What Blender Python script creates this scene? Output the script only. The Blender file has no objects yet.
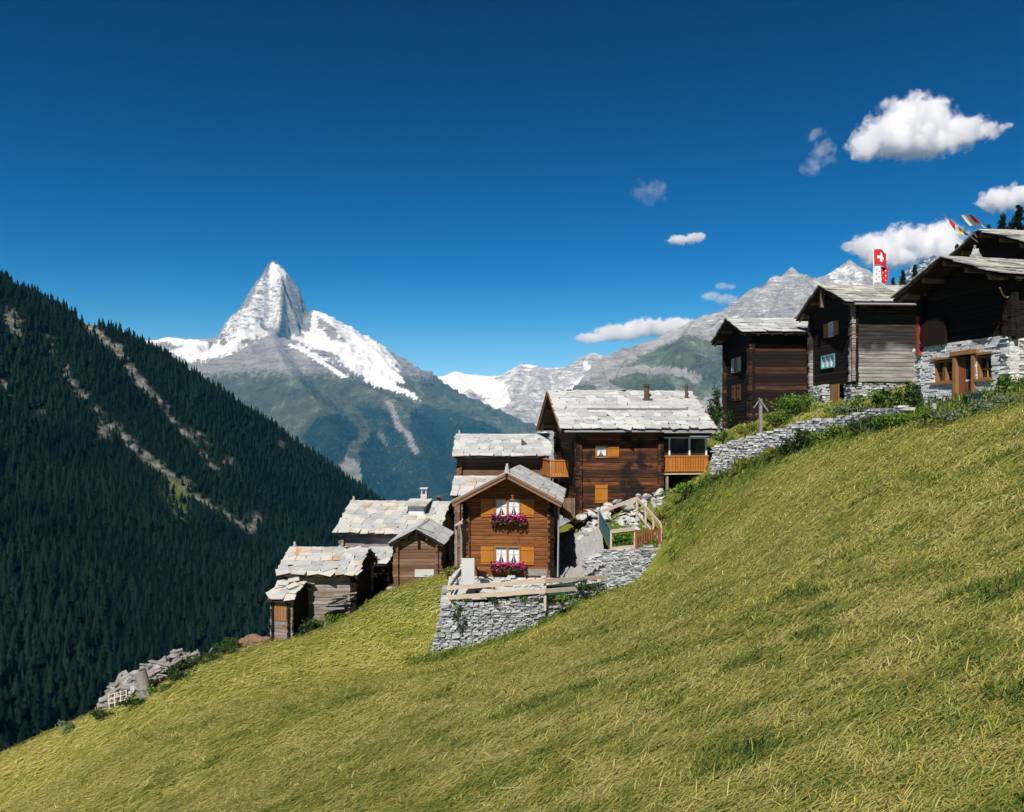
import bpy, math, random
import numpy as np
from mathutils import Vector, Matrix

random.seed(7)
RNG = np.random.default_rng(11)
PI = math.pi
F, CX, HY = 800.0, 512.0, 430.0          # focal length in pixels, principal column, horizon row


def P(px, py, d):
    """a sight line and a distance give a place in metres (camera at the origin, looking along +Y)"""
    return ((px - CX) / F * d, d, -(py - HY) / F * d)


SC = bpy.context.scene
COL = SC.collection

# ------------------------------------------------------------------ helpers


def link(o, parent=None):
    COL.objects.link(o)
    if parent is not None:
        o.parent = parent
    return o


def tag(o, label=None, cat=None, group=None, kind=None):
    if label: o['label'] = label
    if cat: o['category'] = cat
    if group: o['group'] = group
    if kind: o['kind'] = kind
    return o


def empty(name, loc=(0, 0, 0), rz=0.0, label=None, cat=None, group=None):
    o = bpy.data.objects.new(name, None)
    o.location = loc
    o.rotation_euler = (0, 0, rz)
    link(o)
    return tag(o, label, cat, group)


class MB:
    def __init__(s):
        s.v, s.f = [], []

    def add(s, vs, fs):
        n = len(s.v)
        s.v.extend([tuple(v) for v in vs])
        s.f.extend([tuple(n + i for i in f) for f in fs])

    BF = [(0, 3, 2, 1), (4, 5, 6, 7), (0, 1, 5, 4), (1, 2, 6, 5), (2, 3, 7, 6), (3, 0, 4, 7)]

    def box(s, x0, x1, y0, y1, z0, z1):
        x0, x1 = sorted((x0, x1)); y0, y1 = sorted((y0, y1)); z0, z1 = sorted((z0, z1))
        s.add([(x0, y0, z0), (x1, y0, z0), (x1, y1, z0), (x0, y1, z0),
               (x0, y0, z1), (x1, y0, z1), (x1, y1, z1), (x0, y1, z1)], s.BF)

    def obox(s, c, size, m=None, jit=0.0):
        """oriented box, corners optionally knocked about"""
        hx, hy, hz = size[0] / 2, size[1] / 2, size[2] / 2
        vs = []
        for (a, b, e) in ((-1, -1, -1), (1, -1, -1), (1, 1, -1), (-1, 1, -1), (-1, -1, 1), (1, -1, 1), (1, 1, 1), (-1, 1, 1)):
            p = Vector((a * hx * (1 - jit * random.random()), b * hy * (1 - jit * random.random()), e * hz * (1 - jit * random.random())))
            if m is not None:
                p = m @ p
            vs.append((c[0] + p.x, c[1] + p.y, c[2] + p.z))
        s.add(vs, s.BF)

    def bar(s, p0, p1, w, h, up=(0, 0, 1), jit=0.0):
        p0, p1 = Vector(p0), Vector(p1)
        d = p1 - p0
        L = d.length
        d.normalize()
        u = Vector(up)
        sd = d.cross(u)
        if sd.length < 1e-4:
            sd = d.cross(Vector((1, 0, 0)))
        sd.normalize()
        u = sd.cross(d)
        m = Matrix((d, sd, u)).transposed()
        s.obox((p0 + p1) / 2, (L, w, h), m, jit)

    def log(s, p0, p1, w, h, ch=0.25):
        """horizontal beam with its long edges taken off"""
        p0, p1 = Vector(p0), Vector(p1)
        d = (p1 - p0).normalized()
        sd = Vector((d.y, -d.x, 0)).normalized()
        up = Vector((0, 0, 1))
        c = min(w, h) * ch
        prof = [(-w/2 + c*.5, -h/2), (w/2 - c*.5, -h/2), (w/2, -h/2 + c), (w/2, h/2 - c), (w/2 - c*.5, h/2), (-w/2 + c*.5, h/2), (-w/2, h/2 - c), (-w/2, -h/2 + c)]
        vs = [p0 + sd * a + up * b for a, b in prof] + [p1 + sd * a + up * b for a, b in prof]
        fs = [tuple(range(7, -1, -1)), tuple(range(8, 16))]
        for i in range(8):
            j = (i + 1) % 8
            fs.append((i, j, 8 + j, 8 + i))
        s.add(vs, fs)

    def tube(s, p0, p1, r0, r1=None, n=8):
        r1 = r0 if r1 is None else r1
        p0, p1 = Vector(p0), Vector(p1)
        d = (p1 - p0).normalized()
        a = d.cross(Vector((0, 0, 1)))
        if a.length < 1e-3:
            a = Vector((1, 0, 0))
        a.normalize()
        b = d.cross(a)
        vs = []
        for p, r in ((p0, r0), (p1, r1)):
            for i in range(n):
                t = 2 * PI * i / n
                vs.append(p + a * (math.cos(t) * r) + b * (math.sin(t) * r))
        fs = [(i, (i + 1) % n, n + (i + 1) % n, n + i) for i in range(n)] + [tuple(range(n - 1, -1, -1)), tuple(range(n, 2 * n))]
        s.add(vs, fs)

    def build(s, name, mat, parent=None, smooth=False):
        me = bpy.data.meshes.new(name)
        me.from_pydata(s.v, [], s.f)
        me.update()
        import bmesh
        bm = bmesh.new(); bm.from_mesh(me)
        bmesh.ops.recalc_face_normals(bm, faces=bm.faces)
        bm.to_mesh(me); bm.free()
        if mat is not None:
            me.materials.append(mat)
        if smooth:
            me.polygons.foreach_set('use_smooth', [True] * len(me.polygons))
        return link(bpy.data.objects.new(name, me), parent)


def np_mesh(name, verts, tris=None, quads=None, attrs=None, mat=None, smooth=False):
    me = bpy.data.meshes.new(name)
    nv = len(verts)
    me.vertices.add(nv)
    me.vertices.foreach_set('co', np.asarray(verts, dtype=np.float32).ravel())
    loops, starts, k = [], [], 0
    if tris is not None and len(tris):
        t = np.asarray(tris, dtype=np.int32)
        loops.append(t.ravel()); starts.append(np.arange(len(t)) * 3); k = t.size
    if quads is not None and len(quads):
        q = np.asarray(quads, dtype=np.int32)
        loops.append(q.ravel()); starts.append(k + np.arange(len(q)) * 4)
    loops = np.concatenate(loops).astype(np.int32); starts = np.concatenate(starts).astype(np.int32)
    me.loops.add(len(loops)); me.loops.foreach_set('vertex_index', loops)
    me.polygons.add(len(starts)); me.polygons.foreach_set('loop_start', starts)
    me.update(calc_edges=True)
    for an, av in (attrs or {}).items():
        a = me.attributes.new(an, 'FLOAT', 'POINT')
        a.data.foreach_set('value', np.asarray(av, dtype=np.float32))
    if smooth:
        me.polygons.foreach_set('use_smooth', np.ones(len(starts), dtype=bool))
    me.validate()
    if mat is not None:
        me.materials.append(mat)
    return me


def hash2(ix, iy, seed):
    h = (ix.astype(np.int64) * 374761393 + iy.astype(np.int64) * 668265263 + seed * 1442695041) & 0x7fffffff
    h = ((h ^ (h >> 13)) * 1274126177) & 0x7fffffff
    return ((h ^ (h >> 16)) & 0xffff) / 65535.0


def vnoise(x, y, seed=0):
    ix, iy = np.floor(x), np.floor(y)
    fx, fy = x - ix, y - iy
    fx = fx * fx * fx * (fx * (fx * 6 - 15) + 10); fy = fy * fy * fy * (fy * (fy * 6 - 15) + 10)
    a, b = hash2(ix, iy, seed), hash2(ix + 1, iy, seed)
    c, d = hash2(ix, iy + 1, seed), hash2(ix + 1, iy + 1, seed)
    return (a * (1 - fx) + b * fx) * (1 - fy) + (c * (1 - fx) + d * fx) * fy


def fbm(x, y, o=4, seed=0):
    r, amp, tot = 0, 1.0, 0
    for i in range(o):
        r = r + amp * vnoise(x * 2**i + 17.3 * i, y * 2**i - 9.1 * i, seed + i); tot += amp; amp *= .5
    return r / tot - .5


def ridged(x, y, o=5, seed=0):
    r, amp, tot = 0, 1.0, 0
    for i in range(o):
        n = 1 - np.abs(vnoise(x * 2**i + 7.7 * i, y * 2**i + 3.3 * i, seed + i) * 2 - 1)
        r = r + amp * n * n; tot += amp; amp *= .52
    return r / tot


class TPS:
    def __init__(s, pts, lam=0.0, scale=1.0):
        p = np.array(pts, float); s.sc = scale
        s.c = p[:, :2] / scale
        n = len(p)
        K = s.U(np.hypot(s.c[:, None, 0] - s.c[None, :, 0], s.c[:, None, 1] - s.c[None, :, 1])) + lam * np.eye(n)
        Q = np.c_[np.ones(n), s.c]
        A = np.block([[K, Q], [Q.T, np.zeros((3, 3))]])
        s.w = np.linalg.solve(A, np.r_[p[:, 2], 0, 0, 0])

    @staticmethod
    def U(r):
        return np.where(r > 1e-9, r * r * np.log(np.maximum(r, 1e-9)), 0)

    def __call__(s, x, y):
        x = np.asarray(x, float) / s.sc; y = np.asarray(y, float) / s.sc
        out = s.w[-3] + s.w[-2] * x + s.w[-1] * y
        for i in range(len(s.c)):
            out = out + s.w[i] * s.U(np.hypot(x - s.c[i, 0], y - s.c[i, 1]))
        return out


def poly_in(px, py, poly):
    r = np.zeros(px.shape, bool)
    n = len(poly)
    for i in range(n):
        x0, y0 = poly[i]; x1, y1 = poly[(i + 1) % n]
        if y0 == y1: continue
        c = ((y0 > py) != (y1 > py)) & (px < (x1 - x0) * (py - y0) / (y1 - y0) + x0)
        r ^= c
    return r


def line_dist(px, py, pl):
    r = np.full(px.shape, 1e9)
    for (x0, y0), (x1, y1) in zip(pl[:-1], pl[1:]):
        dx, dy = x1 - x0, y1 - y0
        t = np.clip(((px - x0) * dx + (py - y0) * dy) / (dx * dx + dy * dy), 0, 1)
        r = np.minimum(r, np.hypot(px - x0 - t * dx, py - y0 - t * dy))
    return r


# ------------------------------------------------------------------ materials


class NT:
    def __init__(s, name):
        s.m = bpy.data.materials.new(name); s.m.use_nodes = True
        s.t = s.m.node_tree; s.n = s.t.nodes; s.l = s.t.links
        s.bsdf = s.n['Principled BSDF']; s.out = s.n['Material Output']

    def node(s, typ, **kw):
        n = s.n.new(typ)
        for k, v in kw.items():
            if k.startswith('i_'):
                n.inputs[k[2:].replace('_', ' ')].default_value = v
            else:
                setattr(n, k, v)
        return n

    def link(s, a, b): s.l.new(a, b)

    def math(s, op, a, b=None, clamp=False):
        n = s.node('ShaderNodeMath', operation=op, use_clamp=clamp)
        for i, v in enumerate((a, b)):
            if v is None: continue
            if isinstance(v, (int, float)): n.inputs[i].default_value = v
            else: s.link(v, n.inputs[i])
        return n.outputs[0]

    def mix(s, f, a, b):
        n = s.node('ShaderNodeMix', data_type='RGBA')
        for k, v in ((0, f), (6, a), (7, b)):
            if isinstance(v, (int, float)): n.inputs[k].default_value = v
            elif isinstance(v, tuple): n.inputs[k].default_value = (*v, 1) if len(v) == 3 else v
            else: s.link(v, n.inputs[k])
        return n.outputs[2]

    def ramp(s, f, stops, interp='LINEAR'):
        n = s.node('ShaderNodeValToRGB'); e = n.color_ramp.elements
        n.color_ramp.interpolation = interp
        while len(e) < len(stops): e.new(.5)
        for i, (p, c) in enumerate(stops):
            e[i].position = p; e[i].color = (*c, 1)
        s.link(f, n.inputs[0])
        return n.outputs[0]

    def noise(s, scale, vec=None, detail=4, rough=.55, dim=None):
        n = s.node('ShaderNodeTexNoise', i_Scale=scale, i_Detail=detail, i_Roughness=rough)
        if vec is not None: s.link(vec, n.inputs['Vector'])
        return n.outputs[0]

    def coords(s, scale=(1, 1, 1), kind='Object'):
        tc = s.node('ShaderNodeTexCoord'); mp = s.node('ShaderNodeMapping')
        mp.inputs['Scale'].default_value = scale
        s.link(tc.outputs[kind], mp.inputs[0])
        return mp.outputs[0]

    def bump(s, h, strength, dist):
        b = s.node('ShaderNodeBump', i_Strength=strength, i_Distance=dist)
        s.link(h, b.inputs['Height']); s.link(b.outputs[0], s.bsdf.inputs['Normal'])


def pmat(name, stops, island=.6, scale=(3, 3, 3), rough=.85, bump=.3, over=None, spec=.25, contrast=1.0):
    """ramp driven by a random value per piece and by noise; over = (colour, scale, threshold, softness)"""
    s = NT(name)
    v = s.coords(scale)
    nz = s.noise(1.0, v, 5, .6)
    nz2 = s.math('ADD', s.math('MULTIPLY', s.math('SUBTRACT', nz, .5), 1.6 * contrast), .5)
    geo = s.node('ShaderNodeNewGeometry')
    fac = s.math('ADD', s.math('MULTIPLY', geo.outputs['Random Per Island'], island), s.math('MULTIPLY', nz2, 1 - island), True)
    col = s.ramp(fac, stops)
    if over:
        for (c, sc, th, so) in (over if isinstance(over, list) else [over]):
            o = s.noise(sc, s.coords(), 4, .6)
            k = s.math('MULTIPLY', s.math('SUBTRACT', o, th), 1 / so, True)
            col = s.mix(k, col, c)
    s.link(col, s.bsdf.inputs['Base Color'])
    s.bsdf.inputs['Roughness'].default_value = rough
    s.bsdf.inputs['Specular IOR Level'].default_value = spec
    if bump:
        s.bump(nz, bump, .03)
    return s.m


MAT = {}
MAT['honey_logs'] = pmat('honey_logs', [(0, (.085, .030, .009)), (.3, (.15, .052, .013)), (.6, (.21, .076, .019)), (1, (.31, .125, .038))], .45, (1.0, 1.0, 8), .7, .3, over=((.10, .036, .012), 1.1, .60, .12), contrast=1.3)
MAT['red_logs'] = pmat('red_logs', [(0, (.010, .006, .004)), (.35, (.045, .018, .009)), (.6, (.12, .042, .017)), (.85, (.21, .08, .032)), (1, (.33, .17, .10))], .42, (.7, .7, 9), .8, .4,
                       over=((.014, .009, .007), .6, .53, .08), contrast=1.5)
MAT['black_logs'] = pmat('black_logs', [(0, (.005, .003, .003)), (.45, (.016, .009, .006)), (.72, (.07, .030, .014)), (.9, (.20, .085, .035)), (1, (.36, .19, .09))], .5, (.7, .7, 8), .85, .4)
MAT['grey_logs'] = pmat('grey_logs', [(0, (.09, .07, .055)), (.4, (.22, .18, .155)), (.75, (.36, .31, .28)), (1, (.27, .11, .035))], .4, (1.1, 1.1, 8), .9, .4,
                        over=((.22, .085, .025), 1.3, .60, .08))
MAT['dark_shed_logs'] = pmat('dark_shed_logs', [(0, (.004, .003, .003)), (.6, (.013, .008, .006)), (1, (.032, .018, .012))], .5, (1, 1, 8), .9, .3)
MAT['brown_logs'] = pmat('brown_logs', [(0, (.07, .035, .02)), (.5, (.17, .095, .055)), (1, (.30, .20, .14))], .5, (1, 1, 8), .85, .4)
# barn wall whose lower logs are bleached silver
def barn_grey():
    s = NT('bleached_logs')
    geo = s.node('ShaderNodeNewGeometry')
    v = s.coords((.8, .8, 9))
    n = s.noise(1.0, v, 5, .6)
    dark = s.ramp(n, [(.25, (.006, .005, .0045)), (.5, (.024, .019, .016)), (.75, (.075, .055, .042))])
    pale = s.ramp(n, [(.25, (.10, .09, .085)), (.5, (.32, .29, .275)), (.75, (.54, .50, .48))])
    tc = s.node('ShaderNodeTexCoord'); sp = s.node('ShaderNodeSeparateXYZ'); s.link(tc.outputs['Object'], sp.inputs[0])
    z = s.math('ADD', sp.outputs[2], s.math('MULTIPLY', s.noise(.7, s.coords(), 3), 1.6))
    k = s.math('MULTIPLY', s.math('SUBTRACT', 3.15, z), 1.6, True)
    k = s.math('MULTIPLY', k, s.math('ADD', s.math('MULTIPLY', geo.outputs['Random Per Island'], .35), .65))
    s.link(s.mix(k, dark, pale), s.bsdf.inputs['Base Color']); s.bsdf.inputs['Roughness'].default_value = .9
    s.bump(n, .4, .03)
    return s.m
MAT['bleached_logs'] = barn_grey()
SLATE = [(0, (.20, .205, .20)), (.2, (.32, .325, .315)), (.5, (.42, .425, .405)), (.85, (.51, .515, .49)), (1, (.56, .53, .47))]
MAT['slate'] = pmat('stone_slate', SLATE, .62, (2.2, 2.2, 2.2), .8, .35, over=((.36, .23, .12), .9, .64, .06))
SLATE_O = [(0, (.17, .185, .195)), (.16, (.29, .30, .295)), (.5, (.41, .40, .375)), (.8, (.48, .455, .40)), (.93, (.43, .32, .20)), (1, (.38, .22, .08))]
MAT['slate_lichen'] = pmat('lichen_slate', SLATE_O, .66, (1.5, 1.5, 1.5), .85, .35, over=((.42, .24, .10), .8, .58, .09))
SLATE_D = [(0, (.10, .10, .10)), (.25, (.24, .235, .22)), (.6, (.42, .41, .37)), (1, (.55, .53, .47))]
MAT['slate_worn'] = pmat('worn_slate', SLATE_D, .6, (1.4, 1.4, 1.4), .85, .4, over=((.20, .15, .10), 1.2, .58, .1))
STONE = [(0, (.11, .12, .13)), (.25, (.25, .265, .28)), (.6, (.40, .41, .415)), (.88, (.52, .515, .50)), (1, (.46, .385, .28))]
MAT['dry_stone'] = pmat('dry_stone', STONE, .62, (4, 4, 4), .9, .5, over=((.25, .26, .17), 1.1, .64, .1))
MAT['pale_masonry'] = pmat('pale_masonry', [(0, (.24, .24, .24)), (.4, (.47, .47, .46)), (1, (.64, .63, .61))], .55, (4, 4, 4), .9, .5)
MAT['sunlit_stone'] = pmat('sunlit_stone', [(0, (.32, .32, .32)), (.4, (.58, .58, .57)), (1, (.76, .75, .72))], .55, (4, 4, 4), .9, .5)  # paler than the masonry: sunlight the grazed wall lacks is put into the colour
MAT['boulder'] = pmat('boulder_stone', [(0, (.15, .15, .145)), (.5, (.34, .34, .325)), (1, (.54, .53, .50))], .6, (5, 5, 5), .9, .5)
MAT['heap_stone'] = pmat('heap_stone', [(0, (.11, .11, .105)), (.5, (.25, .245, .235)), (1, (.42, .41, .385))], .3, (3, 3, 3), .9, .5)
MAT['panel'] = pmat('maroon_boards', [(0, (.010, .004, .0035)), (1, (.024, .009, .007))], .5, (2, 2, 6), .8, .2)
MAT['bank'] = pmat('stony_bank', [(0, (.12, .12, .11)), (.5, (.27, .265, .25)), (1, (.42, .41, .385))], .35, (5, 5, 5), .95, .6)
MAT['grey_board'] = pmat('grey_board', [(0, (.09, .08, .07)), (.5, (.22, .20, .18)), (.9, (.36, .335, .30)), (1, (.36, .22, .11))], .5, (2, 2, 9), .9, .4)
MAT['fascia'] = pmat('fascia_board', [(0, (.15, .085, .05)), (.5, (.21, .12, .07)), (1, (.26, .155, .095))], .4, (1, 1, 6), .8, .2)
MAT['deck'] = pmat('roof_deck', [(0, (.02, .013, .009)), (1, (.055, .033, .02))], .4, (1, 1, 5), .9, .2)
MAT['beam_end'] = pmat('beam_end', [(0, (.10, .06, .035)), (1, (.30, .20, .12))], .6, (2, 2, 2), .9, .2)
MAT['shutter'] = pmat('orange_shutter', [(0, (.33, .115, .012)), (1, (.47, .185, .028))], .5, (2, 2, 6), .6, .15)
MAT['brown_shutter'] = pmat('brown_shutter', [(0, (.10, .042, .016)), (1, (.18, .08, .03))], .5, (2, 2, 6), .7, .15)
MAT['white_shutter'] = pmat('white_shutter', [(0, (.45, .41, .31)), (1, (.58, .53, .42))], .5, (2, 2, 6), .7, .1)
MAT['balcony_wood'] = pmat('balcony_wood', [(0, (.36, .115, .018)), (1, (.50, .185, .035))], .6, (2, 2, 6), .65, .15)
MAT['white_paint'] = pmat('white_paint', [(0, (.66, .67, .67)), (1, (.80, .80, .79))], .4, (3, 3, 3), .6, .05)
MAT['board_white'] = pmat('board_white', [(0, (.50, .50, .50)), (1, (.62, .61, .60))], .3, (2, 2, 2), .7, .1)
MAT['teal_paint'] = pmat('teal_paint', [(0, (.10, .33, .33)), (1, (.20, .45, .45))], .4, (3, 3, 3), .6, .05)
MAT['pink_plank'] = pmat('raw_plank', [(0, (.42, .31, .23)), (.5, (.52, .42, .335)), (1, (.60, .52, .44))], .4, (1.5, 6, 6), .8, .2)
MAT['red_gate'] = pmat('gate_wood', [(0, (.16, .05, .025)), (1, (.27, .095, .045))], .5, (2, 2, 6), .75, .2)
MAT['red_board'] = pmat('red_board', [(0, (.20, .03, .02)), (1, (.32, .06, .04))], .4, (2, 2, 5), .75, .2)
MAT['door_wood'] = pmat('door_wood', [(0, (.16, .05, .025)), (1, (.24, .085, .04))], .5, (2, 2, 6), .7, .2)
MAT['frame_wood'] = pmat('frame_wood', [(0, (.21, .10, .04)), (1, (.34, .175, .075))], .5, (2, 2, 6), .75, .2)
MAT['curtain'] = pmat('curtain', [(0, (.55, .56, .58)), (1, (.78, .78, .78))], .2, (6, 6, 2), .9, .1)
MAT['metal'] = pmat('zinc', [(0, (.22, .23, .24)), (1, (.34, .35, .36))], .5, (2, 2, 2), .5, .1)
MAT['rust_metal'] = pmat('rusty_chimney', [(0, (.05, .035, .03)), (1, (.14, .085, .06))], .4, (4, 4, 4), .7, .1)
MAT['blue_mesh'] = pmat('blue_mesh', [(0, (.03, .09, .12)), (1, (.07, .17, .21))], .4, (5, 5, 5), .6, .1)
MAT['green_mesh'] = pmat('green_mesh', [(0, (.03, .09, .075)), (1, (.06, .15, .12))], .4, (5, 5, 5), .6, .1)
MAT['petals'] = pmat('petals', [(0, (.30, .006, .09)), (.7, (.50, .018, .17)), (1, (.62, .12, .32))], .9, (9, 9, 9), .6, 0)
MAT['box_leaf'] = pmat('box_leaf', [(0, (.03, .055, .02)), (1, (.07, .11, .03))], .8, (5, 5, 5), .6, 0)
MAT['blue_bag'] = pmat('dark_blue_cloth', [(0, (.008, .014, .03)), (1, (.02, .035, .07))], .3, (4, 4, 4), .6, .2)
MAT['red_cloth'] = pmat('red_cloth', [(0, (.52, .015, .02)), (1, (.62, .03, .035))], .3, (3, 3, 3), .8, 0)
MAT['white_cloth'] = pmat('white_cloth', [(0, (.72, .72, .72)), (1, (.80, .80, .80))], .3, (3, 3, 3), .8, 0)
MAT['yellow_cloth'] = pmat('yellow_cloth', [(0, (.6, .38, .03)), (1, (.65, .42, .05))], .3, (3, 3, 3), .8, 0)
MAT['navy_cloth'] = pmat('navy_cloth', [(0, (.02, .03, .12)), (1, (.03, .04, .16))], .3, (3, 3, 3), .8, 0)
MAT['compost'] = pmat('compost', [(0, (.09, .05, .03)), (.5, (.19, .11, .07)), (1, (.32, .22, .15))], .5, (5, 5, 5), .95, .5)
MAT['gravel'] = pmat('gravel', [(0, (.30, .29, .26)), (.5, (.43, .42, .39)), (1, (.53, .52, .48))], .0, (9, 9, 9), .95, .6, over=((.17, .19, .07), .5, .58, .12))
MAT['bark'] = pmat('bark', [(0, (.05, .035, .025)), (1, (.13, .09, .065))], .3, (4, 4, 1), .95, .5)


def glass_mat():
    s = NT('window_glass')
    n = s.noise(1.5, s.coords(), 2)
    s.link(s.ramp(n, [(.3, (.012, .016, .02)), (.7, (.04, .05, .06))]), s.bsdf.inputs['Base Color'])
    s.bsdf.inputs['Roughness'].default_value = .08
    return s.m
MAT['glass'] = glass_mat()


def leaf_mat(name, a, b, attr=None):
    s = NT(name)
    geo = s.node('ShaderNodeNewGeometry')
    if attr:
        at = s.node('ShaderNodeAttribute', attribute_name=attr); f = at.outputs['Fac']
    else:
        f = geo.outputs['Random Per Island']
    col = s.ramp(f, [(0, a), (1, b)])
    s.link(col, s.bsdf.inputs['Base Color'])
    s.bsdf.inputs['Roughness'].default_value = .75; s.bsdf.inputs['Specular IOR Level'].default_value = .05
    tr = s.node('ShaderNodeBsdfTranslucent'); s.link(col, tr.inputs[0])
    mx = s.node('ShaderNodeMixShader'); mx.inputs[0].default_value = .25
    s.link(s.bsdf.outputs[0], mx.inputs[1]); s.link(tr.outputs[0], mx.inputs[2]); s.link(mx.outputs[0], s.out.inputs[0])
    return s.m
MAT['bush_leaf'] = leaf_mat('bush_leaf', (.05, .11, .016), (.19, .29, .05))
MAT['dark_leaf'] = leaf_mat('dark_leaf', (.02, .045, .015), (.07, .12, .035))
MAT['silver_leaf'] = leaf_mat('silver_leaf', (.09, .13, .06), (.25, .30, .17))
MAT['dry_leaf'] = leaf_mat('dry_leaf', (.10, .12, .02), (.28, .26, .06))
MAT['lettuce'] = leaf_mat('lettuce_leaf', (.06, .13, .015), (.17, .28, .04))
MAT['needle'] = leaf_mat('conifer_needles', (.008, .022, .012), (.028, .058, .026))
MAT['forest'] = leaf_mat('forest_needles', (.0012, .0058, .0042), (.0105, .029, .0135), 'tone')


def ramp_attr_grass():
    s = NT('mown_grass')
    at = s.node('ShaderNodeAttribute', attribute_name='tone')
    col = s.ramp(at.outputs['Fac'], [(0, (.022, .060, .014)), (.25, (.095, .15, .025)), (.45, (.24, .265, .042)), (.68, (.43, .39, .085)), (.88, (.58, .52, .20)), (1, (.34, .19, .06))])
    s.link(col, s.bsdf.inputs['Base Color'])
    s.bsdf.inputs['Roughness'].default_value = .8; s.bsdf.inputs['Specular IOR Level'].default_value = .2
    tr = s.node('ShaderNodeBsdfTranslucent'); s.link(col, tr.inputs[0])
    mx = s.node('ShaderNodeMixShader'); mx.inputs[0].default_value = .14
    s.link(s.bsdf.outputs[0], mx.inputs[1]); s.link(tr.outputs[0], mx.inputs[2]); s.link(mx.outputs[0], s.out.inputs[0])
    return s.m
MAT['grass'] = ramp_attr_grass()


def meadow_mat():
    s = NT('meadow_ground')
    v = s.coords()
    mp = s.node('ShaderNodeMapping'); mp.inputs['Rotation'].default_value = (0, 0, math.radians(-35)); mp.inputs['Scale'].default_value = (.8, 3.2, 1)
    s.link(v, mp.inputs[0])
    streak = s.noise(1.3, mp.outputs[0], 6, .65)
    big = s.noise(.09, v, 3, .5)
    fine = s.noise(9, v, 6, .7)
    at = s.node('ShaderNodeAttribute', attribute_name='lush')
    f = s.math('ADD', s.math('MULTIPLY', streak, .55), s.math('ADD', s.math('MULTIPLY', big, .35), s.math('MULTIPLY', fine, .35)))
    f = s.math('SUBTRACT', f, .125)
    col = s.ramp(f, [(.25, (.05, .08, .014)), (.42, (.14, .165, .022)), (.55, (.25, .235, .04)), (.7, (.36, .30, .075)), (.85, (.32, .19, .06))])
    green = s.ramp(fine, [(.3, (.03, .065, .010)), (.55, (.085, .13, .018)), (.75, (.17, .20, .04))])
    col = s.mix(at.outputs['Fac'], col, green)
    s.link(col, s.bsdf.inputs['Base Color']); s.bsdf.inputs['Roughness'].default_value = .95; s.bsdf.inputs['Specular IOR Level'].default_value = .1
    s.bump(s.math('ADD', streak, fine), .8, .12)
    return s.m
MAT['meadow'] = meadow_mat()


def hillside_mat():
    s = NT('hillside_ground')
    v = s.coords()
    at = s.node('ShaderNodeAttribute', attribute_name='scree')
    n = s.noise(.12, v, 7, .75); n2 = s.noise(.02, v, 4)
    floor = s.ramp(n, [(.3, (.002, .007, .004)), (.6, (.006, .015, .008)), (.8, (.014, .026, .012))])
    scree = s.ramp(n, [(.38, (.05, .06, .035)), (.5, (.15, .15, .12)), (.62, (.36, .36, .33))])
    grass = s.ramp(n2, [(.42, (.08, .11, .025)), (.6, (.17, .19, .06))])
    at2 = s.node('ShaderNodeAttribute', attribute_name='grass')
    col = s.mix(at.outputs['Fac'], floor, scree)
    col = s.mix(at2.outputs['Fac'], col, grass)
    s.link(col, s.bsdf.inputs['Base Color']); s.bsdf.inputs['Roughness'].default_value = 1.0; s.bsdf.inputs['Specular IOR Level'].default_value = .0
    s.bump(n, 1.0, 4.0)
    return s.m
MAT['hillside'] = hillside_mat()


def mountain_mat(name, rock, veg_lo, veg_hi, pasture, sc=1.0, snowc=(.62, .645, .69)):
    s = NT(name)
    v = s.coords()
    A = lambda n: s.node('ShaderNodeAttribute', attribute_name=n).outputs['Fac']
    n1 = s.noise(.004 * sc, v, 9, .74)
    mp = s.node('ShaderNodeMapping'); mp.inputs['Scale'].default_value = (.6, .6, 3.2); s.link(v, mp.inputs[0])
    n2 = s.noise(.009 * sc, mp.outputs[0], 9, .78)
    n3 = s.noise(.022 * sc, v, 6, .7)
    rk = s.ramp(s.math('ADD', s.math('MULTIPLY', n1, .45), s.math('MULTIPLY', n2, .55)), [(.36, tuple(.28 * c for c in rock)), (.47, tuple(.8 * c for c in rock)), (.55, tuple(1.1 * c for c in rock)), (.64, tuple(min(.62, 1.7 * c) for c in rock))])
    ps = s.ramp(n1, [(.36, tuple(.4 * c for c in pasture)), (.48, tuple(.9 * c for c in pasture)), (.56, tuple(1.15 * c for c in pasture)), (.66, tuple(1.9 * c + .05 for c in pasture))])
    vg = s.ramp(n3, [(.38, veg_lo), (.55, veg_hi), (.68, tuple(2.6 * c for c in veg_hi))])
    jit = s.math('MULTIPLY', s.math('SUBTRACT', s.math('ADD', s.math('MULTIPLY', n2, .6), s.math('MULTIPLY', n3, .4)), .5), 3.2)
    jit2 = s.math('MULTIPLY', s.math('SUBTRACT', s.math('ADD', s.math('MULTIPLY', n1, .5), s.math('MULTIPLY', n3, .5)), .5), 3.0)
    st2 = lambda a, lo, k: s.math('MULTIPLY', s.math('SUBTRACT', s.math('ADD', a, jit2), lo), k, True)
    st = lambda a, lo, k: s.math('MULTIPLY', s.math('SUBTRACT', s.math('ADD', a, jit), lo), k, True)
    col = s.mix(st2(A('pasture'), .4, 3), rk, ps)
    col = s.mix(st2(A('wood'), .42, 4), col, vg)
    sk = st(A('snow'), .42, 3.6)
    col = s.mix(sk, col, snowc)
    s.link(col, s.bsdf.inputs['Base Color']); s.bsdf.inputs['Roughness'].default_value = .9; s.bsdf.inputs['Specular IOR Level'].default_value = .15
    s.bump(s.math('ADD', n2, s.math('MULTIPLY', n3, .5)), 1.0, 75.0 / sc)
    bn = [q for q in s.n if q.type == 'BUMP'][0]
    s.link(s.math('SUBTRACT', 1.0, s.math('MULTIPLY', sk, .6)), bn.inputs['Strength'])
    return s.m

# ------------------------------------------------------------------ camera, sun and sky

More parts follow.
